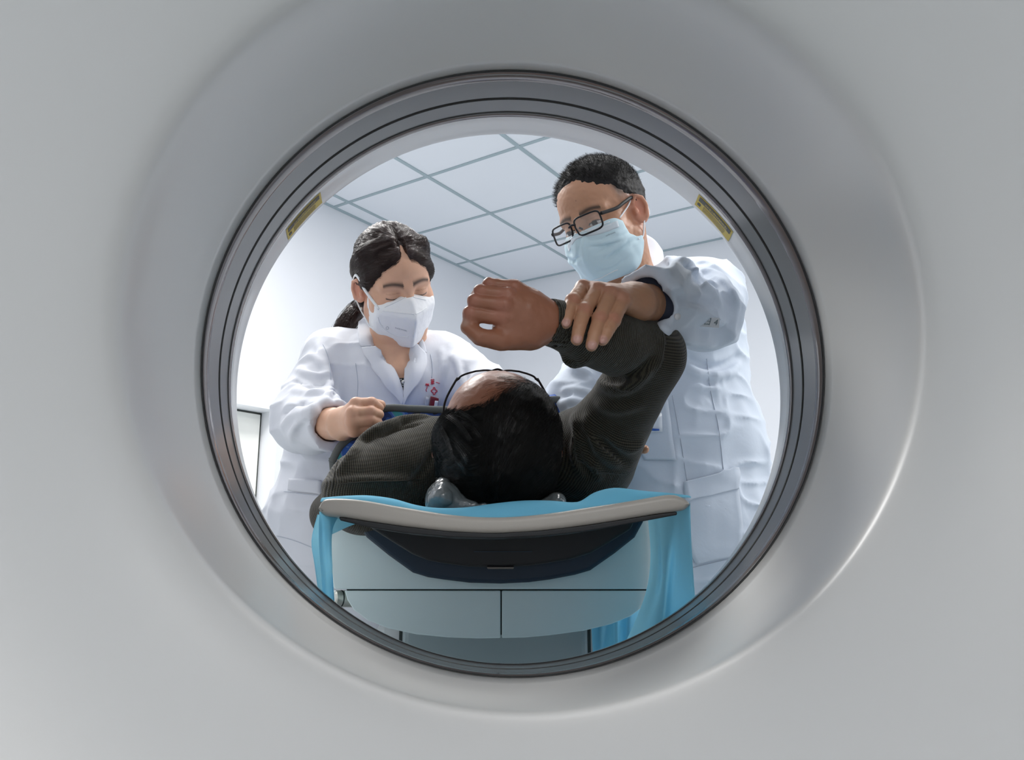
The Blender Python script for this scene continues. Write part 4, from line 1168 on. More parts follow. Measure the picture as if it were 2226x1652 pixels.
# ---------------------------------------------------------------- the standing woman with white mask
woman = empty('person', (-.30, 1.75, 0)); tag(woman, 'standing person with dark tied hair, white mask and white coat, holding the blue apron', 'person')
WR = np.array([[-0.9009, 0.4332, -0.0259], [-0.3321, -0.7268, -0.6012], [-0.2793, -0.533, 0.7987]]); WT = np.array([-.2322, 1.6501, 1.3301]); WK = .947
SKW = (.66, .385, .26)
for_coat = lambda c: None
s = Sdf()
wl = head_sdf(s, WR, WT, WK, 1.0, cheek=.003)
nb = at(862, 772, 1.725)
s.cone(wl.w((0, -.03, -.05)), nb, .049, .052, k=.03)
wS, wE, wW = at(722, 782, 1.77), at(655, 918, 1.60), at(742, 922, 1.40)
wS2, wE2, wW2 = at(968, 790, 1.76), at(1080, 866, 1.62), at(1130, 905, 1.47)
chest, waist, hip = at(850, 850, 1.76), at(785, 1010, 1.76), at(775, 1140, 1.74)
wfloor = [(hip[0] - .09, 1.76, 0), (hip[0] + .09, 1.80, 0)]
body_rest(s, wS, wS2, hip, feet=wfloor, chest=chest + (0, 0, -.03), waist=waist)
s.econe(nb + (0, .01, -.06), chest + (0, .0, -.02), (.10, .060), (.135, .100), (-.05, -1, 0), k=.05)
s.cone(wS, wE, .046, .039, k=.03); s.cone(wE, wW, .041, .027, k=.02)
s.cone(wS2, wE2, .046, .039, k=.03); s.cone(wE2, wW2, .038, .026, k=.02)
wm = [at(774, 878, 1.345), at(767, 898, 1.335), at(766, 918, 1.335), at(770, 936, 1.345)]
wf = [[at(808, 876, 1.352), at(824, 886, 1.372), at(812, 892, 1.392)], [at(806, 895, 1.342), at(824, 901, 1.36), at(812, 906, 1.385)],
      [at(804, 913, 1.342), at(821, 919, 1.36), at(808, 922, 1.382)], [at(800, 931, 1.352), at(812, 936, 1.37), at(800, 936, 1.388)]]
hand(s, wW, wm, wf, [at(752, 902, 1.40), at(785, 884, 1.395), at(812, 878, 1.40), at(828, 880, 1.395)], rw=.029, rf=.0092)
wm2 = [at(1140, 902, 1.43), at(1143, 912, 1.43), at(1145, 922, 1.43), at(1145, 930, 1.435)]
wf2 = [[m + (.022, -.01, 0), m + (.036, .0, -.008), m + (.03, .015, -.012)] for m in wm2]
hand(s, wW2, wm2, wf2, [wW2, at(1138, 898, 1.45), at(1152, 896, 1.45)], rw=.026)
VN = [(861, 770), (868, 800), (875, 830), (878, 858)]
def coat_trunk(c, g=0.):
    c.econe(nb + (0, .015, -.06), chest + (0, .0, -.02), (.115 - g, .070 - g), (.150 - g, .113 - g), (-.05, -1, 0), k=.05)
    c.econe(chest, waist, (.150 - g, .113 - g), (.150 - g, .115 - g), (.0, -1, 0), k=.06)
ct_ = Sdf(); coat_trunk(ct_)
pv_ = ct_.hit([q[0] for q in VN], [q[1] for q in VN]); nv_ = ct_.grad(pv_, .004); nv_ /= np.linalg.norm(nv_, axis=1)[:, None]
rv_ = np.array([.045, .036, .027, .018])
s.chain(pv_ - nv_ * (rv_ + .005)[:, None], list(rv_), k=.02)
def wcol(V):
    C = head_colors(wl, V, SKW, brow=(.05, .032, .025), eye='down', browz=.024)
    blobs(V, C, [(m, .014, (.56, .28, .20), .45) for m in wm] + [(f[0] + (0, -.008, 0), .010, (.55, .26, .19), .4) for f in wf])
    q = wl.inv(V); w = np.exp(-((q[:, 0]) / .05) ** 2 - ((q[:, 2] + .10) / .03) ** 2) * .1
    return C
build_person(s, [(wl.T - (.16, .18, .30), wl.T + (.16, .19, .15), .0021), (at(690, 985, 1.31), at(880, 845, 1.50), .0017)], .007, colfn=wcol, parent=woman)

# coat
c = Sdf()
bkn = nb + (0, .02, -.03)
coat_trunk(c)
c.econe(waist, hip, (.150, .115), (.185, .135), (0, -1, 0), k=.06)
c.econe(hip, (hip[0], 1.75, .46), (.185, .135), (.235, .17), (0, -1, 0), k=.04)
c.chain([bkn, wS + (.05, .01, .012), wS], [.058, .052, .058], k=.05)
c.chain([bkn, wS2 + (-.05, .01, .012), wS2], [.058, .052, .056], k=.05)
cw = wW + (wE - wW) * .16
c.chain([wS, wS * .5 + wE * .5, wE, wE * .55 + wW * .45, cw], [.060, .060, .062, .050, .042], k=.03)
cw2 = wW2 + (wE2 - wW2) * .05
c.chain([wS2, wS2 * .5 + wE2 * .5, wE2, cw2], [.058, .055, .052, .040], k=.03)
ax = _n(wE - wW); w0 = wW + (wE - wW) * .22
c.cut(w0, -ax, w0 - .075, w0 + .075, .003)
c.cone(w0 - ax * .03, w0 + ax * .06, .037, .034, k=.002, op='s')
c.cone(nb + (0, -.03, .0), wl.w((0, .0, -.06)), .052, .056, k=.008, op='s')
def wn(p): return .003 * vnoise(p, 12, 11) + .0018 * vnoise(p, 30, 12) - .0045 * (1 - np.abs(vnoise(p * np.array([.9, .9, 1.4]), 14, 33))) ** 5
c.disp(wn)
V_in = [(836, 762), (846, 780), (861, 812), (871, 843), (876, 860)]; V_out = [(893, 762), (889, 780), (885, 812), (882, 843), (879, 860)]
cl_ = [((a[0] + b[0]) / 2, (a[1] + b[1]) / 2, (b[0] - a[0]) / 2) for a, b in zip(V_in, V_out)]
pc = c.hit([q[0] for q in cl_], [q[1] for q in cl_]); 
pass
for l_, r, hh in [([(648, 800), (665, 815), (690, 822), (712, 812)], .009, .008), ([(640, 850), (670, 860), (705, 860), (722, 845)], .010, .008), ([(625, 880), (660, 895), (700, 890), (720, 880)], .009, .007),
                 ([(612, 930), (640, 905), (680, 900)], .008, .005), ([(632, 955), (650, 925), (690, 908), (705, 900)], .009, .008), ([(690, 745), (705, 790), (718, 840), (716, 875)], .008, .006),
                 ([(985, 770), (1000, 800), (1005, 840)], .007, .006), ([(1040, 815), (1025, 835), (1010, 850)], .007, .005), ([(960, 760), (965, 800), (955, 840)], .006, .005), ([(655, 790), (680, 780), (705, 800)], .007, .006)]:
    fold(c, l_, r, hh, .013)
for l_, r, hh in [([(640, 830), (668, 840), (705, 838)], .007, .008), ([(645, 945), (665, 918), (700, 905)], .006, .006), ([(722, 800), (728, 840), (722, 870)], .007, .007), ([(612, 900), (645, 880), (680, 878)], .006, .005), ([(1010, 800), (1018, 830)], .005, .006)]:
    fold(c, l_, r, hh, .010, 's')
c.disp(lambda p: -.005 * (1 - np.abs(vnoise(p * np.array([1, 1, .2]), 18, 9))) ** 3, (-.6, 1.4, .3), (.0, 2, .98))
c.chain(pc + np.array((0, -.006, 0)), [q[2] * 1.68 / FPX + e for q, e in zip(cl_, (.014, .009, .007, .006, .005))], k=.004, op='s')
c.cone(pc[0] + (0, -.01, 0), pc[0] + (0, .045, .05), .036, .045, k=.004, op='s')
V, F = c.build(.0042); V = smooth_mesh(V, F, 1, .3)
co = mesh_obj('coat', V, F, M_COAT, woman); co['label'] = 'white doctor coat with notched lapels'
patch_obj('collar', c, [(779, 706), (780, 730), (785, 757)], [(804, 688), (822, 728), (816, 758)], M_COAT, co, 8, 6, .007)
patch_obj('lapel', c, [(789, 760), (800, 786), (822, 817), (850, 852), (874, 880)], [(817, 757), (838, 782), (856, 815), (868, 843), (878, 870)], M_COAT, co, 8, 6, .0075)
patch_obj('collar', c, [(895, 728), (902, 750), (913, 772)], [(907, 722), (918, 745), (926, 771)], M_COAT, co, 6, 6, .007)
patch_obj('lapel', c, [(894, 742), (886, 790), (883, 830), (881, 850), (876, 872)], [(924, 774), (923, 800), (908, 832), (892, 856), (877, 880)], M_COAT, co, 8, 6, .0075)
for q_ in ([[(773, 790), (778, 830), (776, 868)], [(936, 770), (940, 800), (938, 822)], [(790, 761), (803, 759), (815, 758)], [(618, 1068), (660, 1074), (700, 1078)], [(602, 1165), (640, 1175), (690, 1195)], [(702, 748), (714, 780), (719, 825)]]): seam('seam', c, [q_], M_THREAD, co)
patch_obj('pocket_band', c, [(632, 1042), (628, 1068)], [(700, 1046), (700, 1076)], M_COAT, co, 8, 5, .004)
# hospital emblem and writing embroidered in red
M_RED = new_mat('red_embroidery', (.62, .03, .07), .7)
def strokes(name, sd, lines, mat, parent, r=.0009, off=.0012):
    parts = []
    for L_ in lines:
        p = sd.hit([a for a, b in L_], [b for a, b in L_]); g = sd.grad(p, .003); g /= np.linalg.norm(g, axis=1)[:, None] + 1e-9
        parts.append(tube(p + g * off, r, 5))
    return mesh_obj(name, *join_vf(parts), mat, parent)
em = []
for i in range(49):                                  # rounded cross outline
    t = i / 48 * 2 * math.pi; r_ = 6.0 + 1.9 * math.cos(4 * t)
    em.append((943.2 + r_ * math.cos(t) * .82, 850 + r_ * math.sin(t)))
strokes('emblem', c, [em], M_RED, co, .0010)
strokes('lettering', c, [
    [(924.5, 835), (927, 836.5), (929, 835.5)], [(924, 838), (930, 836.5)], [(926, 833.5), (928.5, 839.5)], [(929, 834), (932.5, 840)], [(932, 834.5), (929.5, 838.5)], [(928.5, 839), (927.5, 844), (925.5, 848), (927, 851.5)],
    [(936, 826.5), (938, 825), (940, 826.5)], [(940, 826), (942, 824.5), (944, 826.5)], [(936.5, 828.5), (943, 828.5)], [(943, 828.5), (943, 830.7), (936.8, 830.7)], [(936.8, 830.7), (936.6, 833), (943.4, 833), (943, 835)], [(940, 827), (940, 836.5)], [(939.6, 833), (936, 836)],
    [(947.8, 831.5), (951, 831.8), (956, 833.4)]], M_RED, co, .00075)
bd = patch_obj('name_badge', c, [(933, 861), (929, 884)], [(951, 866), (948, 886)], new_mat('dark_red_badge', (.20, .012, .025), .35), woman, 5, 4, .007); bd['label'] = 'dark red badge with a small white slip'
patch_obj('badge_slip', c, [(941, 870), (939, 884)], [(948.5, 871), (946.5, 885)], new_mat('paper_slip', (.75, .77, .82), .6), bd, 4, 3, .0095, .001)
pe = patch_obj('clear_pouch', c, [(923, 862), (920, 884)], [(930, 864), (927, 884)], new_mat('pouch_grey', (.55, .57, .63), .3), woman, 4, 3, .006)
# black beaded top in the neckline
tp = patch_obj('top', s, [(868, 824), (872, 840), (876, 862)], [(888, 824), (886, 842), (880, 862)], new_mat('black_fabric', (.012, .012, .014), .6), woman, 6, 5, .006)
rng = random.Random(3); bp = []
for i in range(34):
    y = rng.uniform(826, 860); w = (862 - y) / 38 * 8 + 1.5; x = 878 + rng.uniform(-w, w)
    bp.append((x, y, rng.uniform(.0011, .0021)))
bp += [(877, 832, .0042), (874.5, 846, .003)]
pp = s.hit([b[0] for b in bp], [b[1] for b in bp]) + np.array((0, -.008, 0))
parts = []
for p, b in zip(pp, bp):
    r = b[2]; parts.append(tube([p + (0, 0, -r), p + (0, 0, -r * .6), p, p + (0, 0, r * .6), p + (0, 0, r)], [r * .3, r * .8, r, r * .8, r * .3], 8))
o = mesh_obj('beading', *join_vf(parts), new_mat('pearl_bead', (.62, .62, .60), .2, .3), tp); o['kind'] = 'stuff'

# hair
h = Sdf(); l = Loc(h, WR, WT, WK)
l.ell((0, -.022, .040), (.080, .102, .094), k=.01)
l.ell((0, .010, .058), (.068, .064, .062), k=.03)
l.ell((0, -.04, -.02), (.080, .075, .065), k=.03)
for x in (-1, 1):
    l.chain([(x * .022, .052, .106), (x * .052, .038, .098), (x * .068, .008, .080), (x * .072, -.03, .05), (x * .060, -.07, .02)], [.010, .016, .017, .015, .014], k=.012)
    l.chain([(x * .012, .070, .092), (x * .045, .062, .066), (x * .067, .040, .035), (x * .073, .012, .010), (x * .068, -.03, -.01)], [.010, .0135, .0135, .012, .012], k=.012)
    l.ell((x * .020, .035, .116), (.014, .022, .009), k=.012)
l.ell((0, .100, -.012), (.061, .075, .086), k=.008, op='s')
l.ell((0, .062, -.065), (.10, .070, .060), k=.008, op='s')
l.ell((-.09, .0, -.030), (.03, .034, .034), k=.006, op='s'); l.ell((.088, .0, -.024), (.03, .036, .036), k=.006, op='s')
l.chain([(0, .09, .075), (0, .055, .112), (0, .02, .130), (0, -.03, .138)], [.0045, .0035, .003, .003], k=.012, op='s')
hw = h
pony = [l.w((.0, -.085, -.045)), at(778, 672, 1.80), at(764, 690, 1.79), at(752, 706, 1.78), at(742, 726, 1.77), at(738, 745, 1.78)]
h.chain(pony, [.022, .020, .021, .020, .016, .010], k=.015)
h.disp(lambda p: .0010 * np.sin(l.inv(p)[:, 0] * 260 + 30 * vnoise(p, 20, 3)) * .6 + .0015 * vnoise(p, 60, 2), )
V, F = h.build(.0021)
M_HAIRW = new_mat('dark_brown_hair', (.030, .013, .010), .40, 0, .5)
ho = mesh_obj('hair', V, F, M_HAIRW, woman)
q = l.inv(V[F].mean(1)); up = (q[:, 2] > -.05)
rt = surf_samples(V, F, 9000, up.astype(float), 4)
def wdir(p, t):
    q = l.inv(p); sx = np.where(q[:, 0] >= 0, 1., -1.)
    k_ = np.clip((q[:, 1] + .02) / .09, 0, 1)
    d = np.stack([sx * (.9 * k_ - .35 * (1 - k_)), -.9 - 0 * k_, -.65 + .3 * k_], 1)
    return d @ WR.T
paths = comb(h, rt, wdir, .055, 8, lambda t, lf: .0006 + .0016 * lf * math.sin(math.pi * t), 2, .10)
V, F = ribbons(paths, .00038); hs = mesh_obj('hair_strands', V, F, M_HAIRW, ho)
rng = np.random.RandomState(8); pts = smooth_path(pony, 3); n = 900
off = rng.randn(n, 3); off /= np.linalg.norm(off, axis=1)[:, None]; rr = np.interp(np.linspace(0, 1, len(pts)), np.linspace(0, 1, 6), [.020, .019, .022, .022, .020, .016])
paths = pts[None] + off[:, None] * rr[None, :, None] * rng.uniform(.85, 1.12, n)[:, None, None] + np.cumsum(rng.randn(n, len(pts), 3) * .0006, 1)
V, F = ribbons(paths, .0004); mesh_obj('ponytail_strands', V, F, M_HAIRW, ho)
M_CLAW = new_mat('clear_hair_tie', (.45, .47, .45), .2)
V, F = tube([pony[0] * .35 + pony[1] * .65 + np.array((.024 * math.cos(t), -.012 * math.sin(t), .018 * math.sin(t))) for t in np.linspace(0, 2 * math.pi, 24, endpoint=False)], .0035, 8, closed=True); mesh_obj('hair_tie', V, F, M_CLAW, ho)
V, F = tube([wl.w((.081, .0, -.042)), wl.w((.082, .001, -.045)), wl.w((.082, .001, -.050))], [.002, .003, .002], 8)
mesh_obj('earring', V, F, M_STEEL, woman)

# folded respirator mask
M_WMASK = new_mat('white_mask', (.83, .84, .86), .7); noise_bump(M_WMASK, 240, .12, .0008)
k = Sdf(); l = Loc(k, WR, WT, WK)
def facet():
    N_, T_, B_ = np.array((0, .103, .004)), np.array((0, .132, -.044)), np.array((0, .092, -.124))
    pl = []
    for x in (-1, 1):
        S1, S2 = np.array((x * .069, .066, -.020)), np.array((x * .073, .056, -.058))
        for tri in ((N_, T_, S1), (T_, B_, S2)):
            n = np.cross(tri[1] - tri[0], tri[2] - tri[0]); n /= np.linalg.norm(n); n = n if n[1] > 0 else -n
            pl.append((tri[0], n))
        pl.append((np.array((x * .0715, .03, -.05)), _n((x * 1., .05, .0))))
        pl.append((np.array((x * .058, .04, -.10)), _n((x * .72, .1, -.55))))
        pl.append((np.array((x * .055, .05, -.012)), _n((x * .30, .1, .9))))
    pl.append((np.array((0, .012, 0)), np.array((0, -1., 0))))
    pl.append((np.array((0, .03, -.126)), np.array((0, .0, -1.))))
    def fn(p):
        q = l.inv(p); d = None
        for a, n in pl:
            e = (q - a) @ n
            if d is None: d = e
            else: hh = np.maximum(.007 - np.abs(d - e), 0) / .007; d = np.maximum(d, e) + hh * hh * .007 * .25
        return d * l.k
    return fn
k.add(facet(), l.w((0, .06, -.06)) - .13, l.w((0, .06, -.06)) + .13, .002)
k.disp(lambda p: .0007 * vnoise(p, 60, 5) + .0004 * vnoise(p, 150, 6))
V, F = k.build(.0016)
mk = mesh_obj('face_mask', V, F, M_WMASK, woman); mk['label'] = 'white folded respirator mask'
seam('mask_seam', k, [[(832, 676), (860, 679), (900, 683)], [(903, 683), (915, 677), (927, 668)], [(902, 684), (901, 705), (899, 731)], [(836, 668), (860, 657), (888, 645), (905, 648), (926, 652)],
                      [(822, 690), (828, 706), (842, 720), (862, 730), (888, 732)]], M_MWHITE, mk, .0009, .0005)
for x in (-1,):
    pa = k.hit(824, 672)[0]; pb_ = k.hit(832, 708)[0]
    V, F = tube(smooth_path([pa, wl.w((.079, .035, .006)), wl.w((.082, .010, .024)), wl.w((.085, -.012, .030)), wl.w((.086, -.034, .012))], 6), .0030, 8, flat=(1, .4)); mesh_obj('ear_loop', V, F, M_MWHITE, mk)
    V, F = tube(smooth_path([wl.w((.086, -.034, -.02)), wl.w((.083, -.010, -.046)), wl.w((.078, .010, -.064)), wl.w((.072, .032, -.082)), pb_], 6), .0016, 8); mesh_obj('ear_loop', V, F, M_MWHITE, mk)
text_obj('mask_lettering', 'FACE MASK', .0052, k.hit(872, 716)[0], at(890, 718, 1.6) - at(860, 714, 1.6), WR[:, 2], new_mat('pale_print', (.48, .50, .54), .6), mk, k, off=.0003)
strokes('mask_mark', k, [[(842 + 3 * math.cos(t), 713 + 3 * math.sin(t)) for t in np.linspace(0, 6.28, 14)]], new_mat('pale_print_ring', (.5, .52, .56), .6), mk, .0005, .0004)
t_ = Sdf()
for x, f in zip((-1, 1), wfloor):
    h_ = hip + np.array([x * .085, 0, -.03]); f = np.asarray(f, float); kn = (h_ + f) / 2 + (0, -.03, .02)
    t_.cone(h_, kn, .092, .068, k=.04); t_.cone(kn, f + (0, 0, .06), .068, .055, k=.02)
V, F = t_.build(.009); mesh_obj('trousers', V, F, M_TROU, woman)
for f in wfloor:
    s_ = Sdf(); f = np.asarray(f, float); s_.ell(f + (0, -.06, .035), (.042, .125, .042), k=.01); s_.ell(f + (0, .02, .05), (.038, .055, .055), k=.03); s_.plane(f + (0, 0, .001), (0, 0, -1))
    V, F = s_.build(.005); mesh_obj('shoe', V, F, M_SHOE, woman)
# ---------------------------------------------------------------- the lying patient
pat = empty('person', (0, 1.7, .83)); tag(pat, 'person lying on the table in olive ribbed sweater and glasses, one fist raised', 'person')
SKP = (.31, .125, .07)
PR = frame((.035, .05, 1.), (-.02, -1., .06)); PT = at(1081, 958, 1.165); PK = 1.0
PR = frame((.0, .10, 1.), (-.0, -1., .10))
s = Sdf()
pl_ = head_sdf(s, PR, PT, PK, 1.0)
pnb = PT + np.array((.005, .16, -.02))
s.cone(pl_.w((0, -.03, -.05)), pnb, .055, .06, k=.03)
pS, pE, pW = at(1292, 990, 1.25), at(1418, 772, 1.115), at(1192, 700, 1.005)
pS2, pE2, pW2 = at(798, 1064, 1.28), at(726, 1118, 1.36), np.array((-.30, 1.60, .74))
pch, pwa, phi = np.array((-.005, 1.45, .925)), np.array((-.005, 1.68, .915)), np.array((-.005, 1.90, .915))
s.econe(pch, pwa, (.155, .085), (.14, .082), (0, 0, 1), k=.05)
s.econe(pwa, phi, (.14, .082), (.16, .085), (0, 0, 1), k=.05)
s.chain([pS, pch + (0, -.06, 0), pS2], [.04, .06, .04], k=.05)
s.cone(pS, pE, .040, .032, k=.03); s.cone(pE, pW, .032, .0265, k=.02)
s.cone(pS2, pE2, .038, .030, k=.03); s.cone(pE2, pW2, .030, .025, k=.02)
for x in (-1, 1):
    s.cone(phi + (x * .085, .0, -.01), (x * .09, 2.32, .915), .078, .052, k=.03); s.cone((x * .09, 2.32, .915), (x * .09, 2.72, .89), .052, .034, k=.02); s.cone((x * .09, 2.72, .88), (x * .10, 2.76, 1.00), .034, .028, k=.02)
# raised right hand: loose fist, back of the hand towards the bore
Y0 = 1.0
mcp = [at(1088, 691, .968), at(1092, 664, .962), at(1099, 642, .966), at(1113, 626, .976)]
fg = [[at(1022, 681, .960), at(1026, 684, .988), at(1056, 686, 1.008)],
      [at(1032, 655, .957), at(1030, 662, .985), at(1058, 668, 1.010)],
      [at(1045, 634, .960), at(1036, 644, .988), at(1060, 652, 1.014)],
      [at(1064, 619, .970), at(1054, 628, .994), at(1076, 640, 1.012)]]
th = [at(1150, 730, .992), at(1088, 741, .972), at(1044, 733, .962), at(1016, 711, .966)]
pW_h = at(1176, 700, 1.0)
for i, m in enumerate(mcp):
    w = pW_h + (m - np.mean(mcp, 0)) * .35
    s.chain([w, (w + m) / 2 + (.004, -.002, 0), m + (.006, .002, 0)], [.019, .0160, .0104], k=.012)
s.ell(pW_h * .55 + np.mean(mcp, 0) * .45 + (0, .004, -.002), (.034, .0165, .029), k=.016)
s.cone(at(1150, 722, .995), at(1100, 722, .985), .019, .016, k=.02)
for m, f in zip(mcp, fg):
    s.chain([m, *f], [.0099, .0090, .0080, .0070], k=.0012)
    s.ell(f[0], (.0096,) * 3, k=.0015)
    s.ell(m + (.002, -.001, 0), (.0112, .0108, .0106), k=.0035)
s.chain(th, [.0165, .0128, .0108, .0088], k=.010)
s.disp(lambda p: .0004 * vnoise(p, 170, 2), (-.3, .8, 1.0), (.5, 1.1, 1.4))
# left hand resting
wl2 = pW2; mc = [wl2 + np.array((x, .085, -.005)) for x in (-.025, -.008, .010, .027)]
hand(s, wl2, mc, [[m + (0, .035, -.005), m + (0, .058, -.012), m + (0, .072, -.02)] for m in mc], [wl2, wl2 + (.035, .03, -.005), wl2 + (.05, .06, -.01), wl2 + (.055, .08, -.015)])
def pcol(V):
    C = head_colors(pl_, V, SKP, eye='down')
    tips = [(th[3] + (-.003, -.006, .004), .006, (.46, .30, .24), .7)]
    blobs(V, C, [(m + (0, -.01, 0), .013, (.40, .16, .11), .45) for m in mcp] + [(f[0] + (-.004, -.006, 0), .011, (.42, .17, .12), .55) for f in fg] + tips)
    return C
M_SKINP = attr_mat('skin_sheen', .40, .45, .10, 55, .09, (380, .3, .0006))
build_person(s, [(pl_.T - (.15, .17, .15), pl_.T + (.15, .19, .18), .0022), (at(1000, 775, .93) , at(1205, 595, 1.05), .0013)], .0075, colfn=pcol, parent=pat, mat=M_SKINP)
pat_body = s

# sweater
w = Sdf()
wr = lambda a, b, t: a + (b - a) * t
w.econe(pch, pwa, (.175, .098), (.155, .095), (0, 0, 1), k=.06)
w.econe(pwa, pwa + (0, .16, 0), (.155, .095), (.165, .09), (0, 0, 1), k=.05)
w.chain([at(1245, 995, 1.29), at(1130, 1010, 1.36), at(960, 1016, 1.36), at(862, 1045, 1.31), at(794, 1074, 1.27)], [.074, .086, .085, .078, .064], k=.03)
w.chain([pS, wr(pS, pE, .5), wr(pS, pE, .85), pE], [.070, .052, .050, .0475], k=.04)
w.chain([pE, wr(pE, pW, .35), wr(pE, pW, .7), wr(pE, pW, .98)], [.0475, .046, .038, .030], k=.012)
w.chain([wr(pE, pW, .88), wr(pE, pW, 1.04)], [.0315, .0292], k=.006)
w.chain([pS2, wr(pS2, pE2, .5), pE2], [.056, .044, .036], k=.03)
w.chain([pE2, pW2], [.036, .033], k=.02)
w.cone(pnb + (0, -.10, .004), pnb + (0, .01, 0), .060, .052, k=.01, op='s')
w.chain([pnb + (.060 * math.cos(a), -.052 - .02 * math.sin(a), .062 * math.sin(a)) for a in np.linspace(0, 2 * math.pi, 24)], .0085, k=.012)
axw = _n(pW - pE); w1 = wr(pE, pW, 1.03)
w.cut(w1, axw, w1 - .05, w1 + .05, .002)
w.cone(w1 + axw * .03, w1 - axw * .03, .0272, .027, k=.002, op='s')
w.disp(lambda p: .003 * vnoise(p, 14, 21) + .0012 * vnoise(p, 36, 22))
# creases: left shoulder seam and folds, right armpit, inner elbow
for l_, r, hh in [([(832, 918), (800, 950), (770, 985), (735, 1030)], .010, .007), ([(930, 905), (880, 915), (830, 930), (790, 955)], .009, .008), ([(700, 1052), (760, 1048), (830, 1046), (900, 1045)], .008, .006),
                 ([(1246, 905), (1262, 940), (1256, 985), (1268, 1030)], .012, .008), ([(1275, 905), (1290, 945), (1310, 985), (1345, 1010)], .010, .007), ([(1250, 940), (1285, 1000), (1300, 1040)], .009, .006),
                 ([(1300, 830), (1335, 845), (1375, 835), (1410, 805)], .010, .008), ([(1225, 780), (1250, 790), (1280, 780)], .007, .005), ([(1330, 960), (1370, 975), (1395, 965)], .008, .005), ([(1300, 880), (1340, 890), (1390, 880)], .008, .004)]:
    fold(w, l_, r, hh, .012)
for l_, r, hh in [([(1248, 925), (1252, 960), (1262, 1005), (1290, 1040)], .006, .010), ([(1275, 925), (1310, 960), (1370, 1010)], .006, .006), ([(1308, 812), (1340, 825), (1385, 812), (1420, 775)], .008, .009), ([(1252, 925), (1275, 970), (1285, 1010)], .007, .009), ([(915, 920), (870, 932), (825, 950)], .006, .006), ([(940, 985), (920, 1020), (895, 1050)], .007, .006)]:
    fold(w, l_, r, hh, .008, 's')
V, F = w.build(.0034); V = smooth_mesh(V, F, 1, .4)
# knit coordinates: around each limb and along it
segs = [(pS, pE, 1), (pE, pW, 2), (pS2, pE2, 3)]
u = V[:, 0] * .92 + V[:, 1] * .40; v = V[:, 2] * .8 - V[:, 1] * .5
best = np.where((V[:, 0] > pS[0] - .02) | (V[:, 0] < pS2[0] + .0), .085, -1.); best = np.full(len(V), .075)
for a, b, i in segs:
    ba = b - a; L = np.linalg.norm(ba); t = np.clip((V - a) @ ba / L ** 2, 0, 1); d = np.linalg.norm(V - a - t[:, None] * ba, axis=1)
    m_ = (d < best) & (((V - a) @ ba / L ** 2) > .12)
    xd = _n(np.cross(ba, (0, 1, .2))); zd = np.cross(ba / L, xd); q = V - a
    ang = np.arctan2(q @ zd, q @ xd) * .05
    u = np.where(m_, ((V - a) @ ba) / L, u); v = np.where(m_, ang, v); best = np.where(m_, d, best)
M_KNIT = new_mat('olive_knit', (.085, .078, .058), .85, 0, .2)
bsdf(M_KNIT).inputs['Sheen Weight'].default_value = .25; bsdf(M_KNIT).inputs['Sheen Roughness'].default_value = .4
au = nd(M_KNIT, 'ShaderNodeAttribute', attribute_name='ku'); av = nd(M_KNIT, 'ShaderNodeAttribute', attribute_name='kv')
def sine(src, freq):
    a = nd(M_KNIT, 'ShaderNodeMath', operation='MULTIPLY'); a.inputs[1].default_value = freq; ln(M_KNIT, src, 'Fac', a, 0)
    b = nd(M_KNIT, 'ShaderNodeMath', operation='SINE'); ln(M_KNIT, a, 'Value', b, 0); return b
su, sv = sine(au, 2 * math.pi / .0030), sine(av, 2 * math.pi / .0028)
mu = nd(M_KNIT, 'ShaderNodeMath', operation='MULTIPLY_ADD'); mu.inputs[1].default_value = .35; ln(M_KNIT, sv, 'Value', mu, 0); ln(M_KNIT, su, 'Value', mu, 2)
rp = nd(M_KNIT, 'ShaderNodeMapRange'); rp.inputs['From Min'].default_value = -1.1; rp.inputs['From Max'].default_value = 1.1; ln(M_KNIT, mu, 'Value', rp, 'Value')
rc = nd(M_KNIT, 'ShaderNodeValToRGB'); rc.color_ramp.elements[0].color = (.018, .016, .012, 1); rc.color_ramp.elements[1].color = (.064, .057, .040, 1)  # rib shading painted into the colour: lighter ridges, darker gaps
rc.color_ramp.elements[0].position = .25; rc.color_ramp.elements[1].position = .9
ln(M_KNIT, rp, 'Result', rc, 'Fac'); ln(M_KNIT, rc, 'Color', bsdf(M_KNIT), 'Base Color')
bu = nd(M_KNIT, 'ShaderNodeBump', Strength=.7, Distance=.0016); ln(M_KNIT, rp, 'Result', bu, 'Height'); ln(M_KNIT, bu, 'Normal', bsdf(M_KNIT), 'Normal')
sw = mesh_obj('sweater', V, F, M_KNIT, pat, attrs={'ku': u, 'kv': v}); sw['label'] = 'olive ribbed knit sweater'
seam('seam', w, [[(735, 1000), (728, 1030), (722, 1065)], [(735, 1052), (800, 1047), (860, 1046), (915, 1042)]], new_mat('knit_seam', (.03, .027, .02), .9), sw, .0012, .0004)

